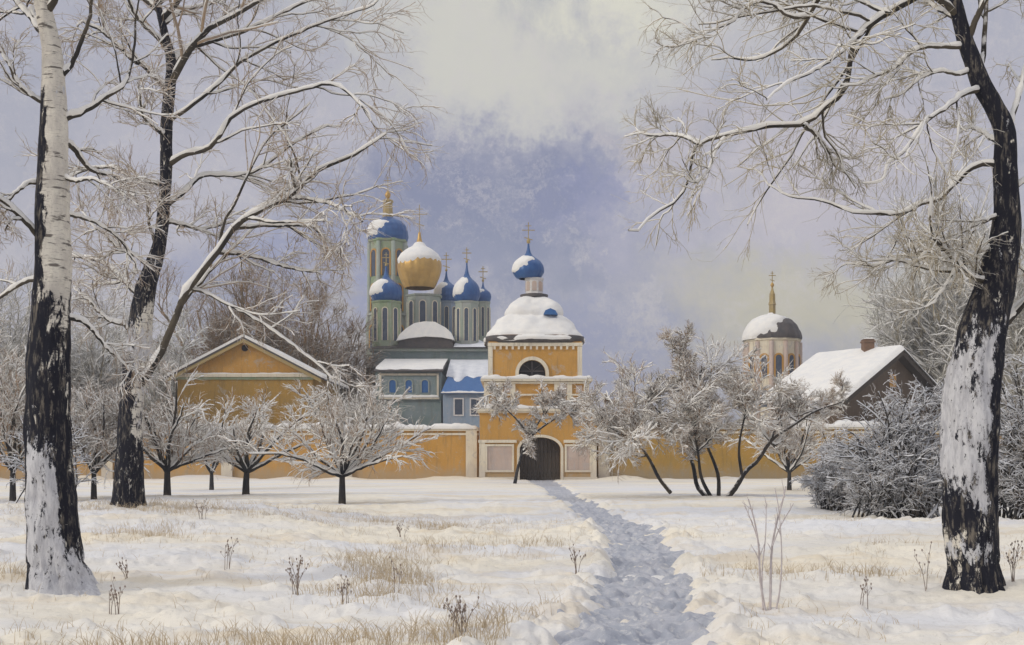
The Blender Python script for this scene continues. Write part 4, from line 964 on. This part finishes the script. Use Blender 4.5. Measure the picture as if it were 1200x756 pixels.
def right_house():
    D = 96.; s = D/F
    t = thing('house', 'house with a wide snow covered roof, dark eaves and a brick chimney on the right', 'house', (X(1058, D), D, 0))
    th = radians(50); W = 8.8; Lr = 8.8
    # local frame: +X along ridge away from the gable (to the left and back), gable at X=0; +Y towards the camera-left eave
    ox, oy = X(1057, D), D
    rx = (-cos(th), sin(th)); gx_ = (-sin(th), -cos(th))
    def Wp(a, b, z): return (ox+rx[0]*a+gx_[0]*b, oy+rx[1]*a+gx_[1]*b, z)
    zr = Z(410, D); ze = zr-4.9*.93; 
    def prism_local(poly, a0, a1):   # poly (b,z) extruded along ridge a0..a1
        n = len(poly); mb = MB()
        mb.add([Wp(a0, b, z) for b, z in poly]+[Wp(a1, b, z) for b, z in poly], [tuple(range(n)), tuple(range(2*n-1, n-1, -1))]+[(i, (i+1) % n, n+(i+1) % n, n+i) for i in range(n)])
        return mb
    w = W-1.3; sl = (zr-ze)/W
    prism_local([(-w, -.3), (w, -.3), (w, zr-w*sl-.3), (0, zr-.3), (-w, zr-w*sl-.3)], .9, Lr-.5).build('wall', M['planks'], t)
    r = prism_local([(-W, ze-.22), (0, zr-.22), (W, ze-.22), (W, ze), (0, zr), (-W, ze)], 0, Lr).build('roof', M['wood'], t)
    # snow blanket as a grid with lumps
    for sg in (1, -1):
        na, nb = 40, 24; A, B = np.meshgrid(np.linspace(-.25, Lr+.2, na), np.linspace(0, W+.22, nb), indexing='ij')
        e = np.minimum(np.minimum(A+.25, Lr+.2-A)/.35, (W+.22-B)/.35); e = np.sqrt(np.clip(e, 0, 1))
        zz = zr-B*sl+.02+(.42+.06*fbm(A*.6, B*.6, None, 71, 3))*e
        V = np.stack([ox+rx[0]*A+gx_[0]*B*sg, oy+rx[1]*A+gx_[1]*B*sg, zz], -1).reshape(-1, 3)
        i = np.arange(na-1)[:, None]*nb; j = np.arange(nb-1)[None]; q = np.stack([i+j, i+j+1, i+j+nb+1, i+j+nb], -1).reshape(-1, 4)
        if sg < 0: q = q[:, ::-1]
        np_mesh('snow', V, q, M['snow'], r)
    g = MB()
    for sg in (1, -1):
        g.add([Wp(-.12, 0, zr-.02), Wp(-.12, W*sg, ze-.02), Wp(-.12, W*sg, ze-.5), Wp(-.12, 0, zr-.5), Wp(0, 0, zr-.02), Wp(0, W*sg, ze-.02), Wp(0, W*sg, ze-.5), Wp(0, 0, zr-.5)], [(0,1,2,3), (7,6,5,4), (0,4,5,1), (2,6,7,3), (1,5,6,2)])
    g.build('bargeboard', M['wood'], r)
    f = MB()
    for k in range(2):
        for b in (-3.2+k*6.0,):
            f = MB().add([Wp(.86, b-.5, 3.2), Wp(.86, b+.5, 3.2), Wp(.86, b+.5, 4.8), Wp(.86, b-.5, 4.8), Wp(.91, b-.5, 3.2), Wp(.91, b+.5, 3.2), Wp(.91, b+.5, 4.8), Wp(.91, b-.5, 4.8)], [(0,1,2,3), (0,4,5,1), (2,6,7,3), (1,5,6,2), (3,7,4,0)]); f.build('window', M['glass'], t)
    f = MB().add([Wp(.85, -.5, zr-3.2), Wp(.85, .5, zr-3.2), Wp(.85, .5, zr-2.1), Wp(.85, -.5, zr-2.1), Wp(.91, -.5, zr-3.2), Wp(.91, .5, zr-3.2), Wp(.91, .5, zr-2.1), Wp(.91, -.5, zr-2.1)], [(0,1,2,3), (0,4,5,1), (2,6,7,3), (1,5,6,2), (3,7,4,0)]); f.build('attic_window', M['ochre'], t)
    cpos = Wp(3.2, .25, 0)
    c = MB().box(cpos[0]-.45, cpos[0]+.45, cpos[1]-.45, cpos[1]+.45, zr-.4, zr+1.15); c.box(cpos[0]-.53, cpos[0]+.53, cpos[1]-.53, cpos[1]+.53, zr+.85, zr+1.0); ch = c.build('chimney', M['brick'], r)
    sn = MB(); snow_ledge(sn, cpos[0]-.5, cpos[0]+.5, cpos[1]-.5, cpos[1]+.5, zr+1.15, .14, 5, 10); sn.build('snow', M['snow'], ch)

# ------------------------------------------------------------------ small plants
def grass():
    rng = np.random.default_rng(77)
    n = 90000
    D = rng.uniform(9.5, 34, n); px = rng.uniform(-80, 1280, n)
    x = X(px, D); y = D
    cl = fbm(x*.55, y*.75, None, 401, 4) + .25*(1-sstep(560, 760, px)) - .12*sstep(20, 34, D)
    c, w = pathc(y); q = np.abs(x-c)/w
    keep = ((cl > .12+.95*rng.uniform(size=len(cl))**.6) | (rng.uniform(size=len(cl)) < .05*sstep(-.5, .3, cl))) & (q > 1.25)
    x, y, cl = x[keep], y[keep], cl[keep]; n = len(x)
    h = rng.uniform(.05, .26, n)*(.7+.8*np.clip(cl-.5, 0, 1))
    z = ground_h(x, y)
    d = rng.normal(size=(n, 2))*.28
    P = []
    for k, f in enumerate((0, .4, .75, 1)): P.append(np.stack([x+d[:, 0]*h*f*f*1.3, y+d[:, 1]*h*f*f, z-.02+h*f*(1-.12*f)], -1))
    P = np.stack(P, 1); R = np.linspace(1, .35, 4)[None]*rng.uniform(.0025, .005, n)[:, None]
    o = np_mesh('dry_grass', *tubes(P, R, 3), M['straw']); tag(o, 'straw coloured dead grass poking through the snow', 'grass', kind='stuff')
def weed(name, label, cat, px, py, hpx, seed, n=6, spread=.35, mat='stalk', group=None, r=.006):
    rng = np.random.default_rng(seed); D = H*F/(py-HY)
    x = X(px, D); z = gz(x, D); hh = hpx*D/F
    t = thing(name, label, cat, (x, D, z), group)
    L = []
    for i in range(n):
        a = rng.uniform(0, 2*pi); q = rng.uniform(.2, 1)*spread; h = hh*rng.uniform(.55, 1)
        b = (x+rng.normal()*.03, D+rng.normal()*.03, z-.05)
        L.append(resample([b, (b[0]+cos(a)*q*hh*.35, b[1]+sin(a)*q*hh*.35, z+h*.55), (b[0]+cos(a)*q*hh, b[1]+sin(a)*q*hh, z+h)], 9))
    P = np.stack(L); R = np.linspace(1, .5, 9)[None]*np.full((n, 1), r)
    b1 = grow(P, R, 4, 5, (.15, .35), (25, 55), .15, .15, .7, .4, r*.5, .04, 0, rng)
    np_mesh('stems', *tubes(P, R, 5), M[mat], t)
    hd = b1[0][:, -1]; 
    Pb = np.stack([hd, hd+np.array([0, 0, .018]), hd+np.array([0, 0, .032])], 1); Rb = np.tile(np.array([[.004, .012, .003]]), (len(hd), 1))
    np_mesh('shoots_and_seed_heads', *join([tubes(*b1, 3), tubes(Pb, Rb, 5)]), M[mat], t)['kind'] = 'stuff'  # side shoots together with the seed heads on their tips
def weeds():
    g = 'dead weeds standing in the snow'
    W = [(538, 748, 46, 'bushy dead weed at the bottom edge left of the path', 9, .5), (348, 702, 42, 'dark dead weed with a thick foot in the middle of the left meadow', 8, .35), (404, 712, 34, 'thin dead weed right of the thick footed one', 4, .25),
         (463, 700, 50, 'single tall dead stalk in the left meadow', 2, .12), (268, 678, 36, 'slanting yellowish dead weed left of centre in the meadow', 4, .3), (135, 722, 36, 'low dead weed by the root flare of the leftmost birch', 5, .4),
         (150, 690, 26, 'small dead weed between the left birch roots and the meadow', 4, .4), (1010, 716, 40, 'thin dead weed on the right meadow left of the thick birch', 3, .3), (1085, 700, 56, 'dead stalk leaning beside the foot of the right birch', 2, .3),
         (675, 680, 34, 'dead weed at the left rim of the path', 5, .3), (1188, 700, 44, 'dead weed right of the foot of the right birch', 5, .3), (236, 632, 22, 'farthest dead weed on the left rise', 6, .4), (470, 636, 20, 'dead weed on the rise left of the gate', 6, .4)]
    for i, (px, py, h, lab, n, sp) in enumerate(W): weed('dead_weed', lab, 'weed', px, py, h, 500+i, n, sp, group=g)
    # pale saplings
    D = 13.4; rng = np.random.default_rng(9)
    t = thing('sapling', 'pale thin sapling of several frosted stems right of the path', 'sapling', (X(904, D), D, gz(X(904, D), D)))
    S = [(3.4, [(902,724),(903,690),(904,650),(908,622),(915,596),(921,570)]), (3, [(897,718),(891,680),(889,640),(884,610),(877,585)]), (2.2, [(908,722),(914,690),(916,650),(913,600),(908,572)]), (2, [(894,716),(893,670),(897,630),(898,590)]), (1.8, [(890,640),(884,620),(872,590)]), (1.8, [(905,640),(914,618),(930,590)])]
    L = []; R = []
    for w, pl in S:
        dp = rng.uniform(-.25, .25); q = [PT(a, b, D+dp*i/len(pl)) for i, (a, b) in enumerate(pl)]
        p, r = resample(q, 16, list(np.linspace(w/2*D/F, w/2*D/F*.45, len(pl)))); L.append(p); R.append(r)
    L, R = np.stack(L), np.stack(R); b = grow(L, R, 5, 5, (.08, .2), (20, 50), .2, .15, .6, .45, .004, .06, 0, rng)
    np_mesh('stems', *tubes(L, R, 6), M['palestalk'], t); np_mesh('twigs', *tubes(*b, 4), M['palestalk'], t)

# ------------------------------------------------------------------ sky, light, camera
def sky():
    w = bpy.data.worlds.new('World'); scene.world = w; w.use_nodes = True
    nt = w.node_tree; nt.nodes.clear()
    out = nt.nodes.new('ShaderNodeOutputWorld')
    st = node(nt, 'ShaderNodeTexSky', sky_type='NISHITA', sun_disc=False); st.sun_elevation = SUN_EL; st.sun_rotation = SUN_ROT; st.air_density = 1.2; st.dust_density = 2.5
    bg1 = node(nt, 'ShaderNodeBackground'); nt.links.new(st.outputs[0], bg1.inputs[0]); bg1.inputs[1].default_value = .08
    tc = node(nt, 'ShaderNodeTexCoord'); g = tc.outputs['Generated']
    wn = noise_n(nt, 3.6, 6, .66, g); wn2 = noise_n(nt, 12, 8, .75, g)
    sub = node(nt, 'ShaderNodeVectorMath', operation='SUBTRACT'); nt.links.new(wn.outputs[1], sub.inputs[0]); sub.inputs[1].default_value = (.5, .5, .5)
    sub2 = node(nt, 'ShaderNodeVectorMath', operation='SUBTRACT'); nt.links.new(wn2.outputs[1], sub2.inputs[0]); sub2.inputs[1].default_value = (.5, .5, .5)
    m1 = node(nt, 'ShaderNodeVectorMath', operation='MULTIPLY_ADD'); nt.links.new(sub.outputs[0], m1.inputs[0]); m1.inputs[1].default_value = (.32, .32, .22); nt.links.new(g, m1.inputs[2])
    m2 = node(nt, 'ShaderNodeVectorMath', operation='MULTIPLY_ADD'); nt.links.new(sub2.outputs[0], m2.inputs[0]); m2.inputs[1].default_value = (.24, .24, .17); nt.links.new(m1.outputs[0], m2.inputs[2])
    dv = m2.outputs[0]
    def d(px, py):
        v = np.array([px-CX, F, HY-py]); return v/np.linalg.norm(v)
    c = mixc(nt, ramp01(nt, noise_n(nt, 5, 7, .62, dv).outputs[0], .36, .64), (.45, .46, .55), (.56, .545, .61))
    def blob(c, px, py, rx, rz, col, amt, soft=.75):
        v = d(px, py)
        s = node(nt, 'ShaderNodeVectorMath', operation='SUBTRACT'); nt.links.new(dv, s.inputs[0]); s.inputs[1].default_value = tuple(v)
        k = node(nt, 'ShaderNodeVectorMath', operation='MULTIPLY'); nt.links.new(s.outputs[0], k.inputs[0]); k.inputs[1].default_value = (F/rx, 2., F/rz)
        l = node(nt, 'ShaderNodeVectorMath', operation='LENGTH'); nt.links.new(k.outputs[0], l.inputs[0])
        f = ramp01(nt, l.outputs['Value'], 1.0+soft*.3, 1.0-soft)
        m = node(nt, 'ShaderNodeMapRange', interpolation_type='SMOOTHSTEP'); nt.links.new(l.outputs['Value'], m.inputs[0])
        m.inputs[1].default_value = 1.15; m.inputs[2].default_value = 1-soft; m.inputs[3].default_value = 0; m.inputs[4].default_value = amt
        return mixc(nt, m.outputs[0], c, col)
    c = blob(c, 620, 30, 350, 130, (0.678, 0.667, 0.627), .85, .9)
    c = blob(c, 690, 10, 120, 45, (0.836, 0.814, 0.682), .8, .8)
    c = blob(c, 570, 95, 200, 85, (0.723, 0.712, 0.638), .85, .8)
    c = blob(c, 560, 160, 150, 28, (0.678, 0.667, 0.638), .6)
    c = blob(c, 585, 262, 340, 95, (.24, .268, .42), .95, .8)
    c = blob(c, 725, 262, 130, 65, (0.282, 0.305, 0.517), .75)
    c = blob(c, 590, 310, 190, 80, (.29, .32, .46), .7)
    c = blob(c, 350, 330, 190, 70, (0.305, 0.339, 0.550), .7)
    c = blob(c, 700, 410, 160, 75, (0.305, 0.339, 0.528), .85)
    c = blob(c, 860, 270, 200, 85, (.58, .56, .64), .75)
    c = blob(c, 980, 200, 230, 100, (.63, .585, .64), .75)
    c = blob(c, 1000, 370, 270, 85, (.64, .60, .46), .9)
    c = blob(c, 240, 200, 210, 110, (0.554, 0.542, 0.616), .6)
    c = blob(c, 420, 400, 120, 60, (0.475, 0.441, 0.407), .7)
    c = blob(c, 780, 170, 100, 40, (0.588, 0.542, 0.572), .6)
    nf = noise_n(nt, 16, 8, .8, dv); nf2 = noise_n(nt, 7, 8, .7, g, .5)
    c = mixc(nt, mathn(nt, 'MULTIPLY', ramp01(nt, nf.outputs[0], .48, .68), .6), c, (.70, .66, .66))
    c = mixc(nt, mathn(nt, 'MULTIPLY', ramp01(nt, nf2.outputs[0], .48, .68), .45), c, (.37, .39, .49))
    # brighter overhead, as an overcast sky is
    s = node(nt, 'ShaderNodeSeparateXYZ'); nt.links.new(g, s.inputs[0])
    up = ramp01(nt, s.outputs[2], .42, .95)
    bg2 = node(nt, 'ShaderNodeBackground'); nt.links.new(mixc(nt, up, c, (.80, .80, .82)), bg2.inputs[0])
    nt.links.new(mathn(nt, 'MULTIPLY_ADD', up, .55, 1.0), bg2.inputs[1])
    mx = node(nt, 'ShaderNodeMixShader'); mx.inputs[0].default_value = .93
    nt.links.new(bg1.outputs[0], mx.inputs[1]); nt.links.new(bg2.outputs[0], mx.inputs[2]); nt.links.new(mx.outputs[0], out.inputs[0])
SUN_EL = radians(26); AZ = radians(-118)      # sun direction measured from +Y towards +X: behind the camera, to the left
SUN_ROT = AZ
def light_camera():
    l = bpy.data.lights.new('sun', 'SUN'); l.energy = 1.5; l.angle = radians(10); l.color = (1, .93, .80)
    o = bpy.data.objects.new('sun', l); COL.objects.link(o)
    d = np.array([sin(AZ)*cos(SUN_EL), cos(AZ)*cos(SUN_EL), sin(SUN_EL)])   # towards the sun
    from mathutils import Vector
    o.rotation_euler = Vector(tuple(d)).to_track_quat('Z', 'Y').to_euler(); o.location = (0, 0, 60)
    c = bpy.data.cameras.new('camera'); c.lens = F/1200*36; c.sensor_width = 36; c.shift_y = (HY-378)/1200; c.clip_end = 8000; c.clip_start = .1
    co = bpy.data.objects.new('camera', c); co.location = (0, 0, H); co.rotation_euler = (pi/2, 0, 0); COL.objects.link(co); scene.camera = co
    scene.view_settings.view_transform = 'Standard'; scene.view_settings.look = 'None'; scene.view_settings.exposure = -.08; scene.view_settings.gamma = 1

def haze():
    mb = MB().box(-3100, 3100, -3100, 3100, -3, 60)
    m = bpy.data.materials.new('winter_haze'); m.use_nodes = True; nt = m.node_tree; nt.nodes.clear()
    out = nt.nodes.new('ShaderNodeOutputMaterial'); v = nt.nodes.new('ShaderNodeVolumePrincipled')
    v.inputs['Color'].default_value = (.86, .87, .92, 1); v.inputs['Density'].default_value = .0008; v.inputs['Anisotropy'].default_value = .2
    nt.links.new(v.outputs[0], out.inputs['Volume'])
    o = mb.build('haze', m); tag(o, 'thin pale winter haze over the meadow and the monastery', 'haze', kind='stuff')
build_mats(); sky(); light_camera(); haze()
build_ground(); gate_tower(); perimeter_walls(); gabled_house(); bell_tower(); cathedral(); right_church(); right_house()
trees(); birches(); grass(); weeds()
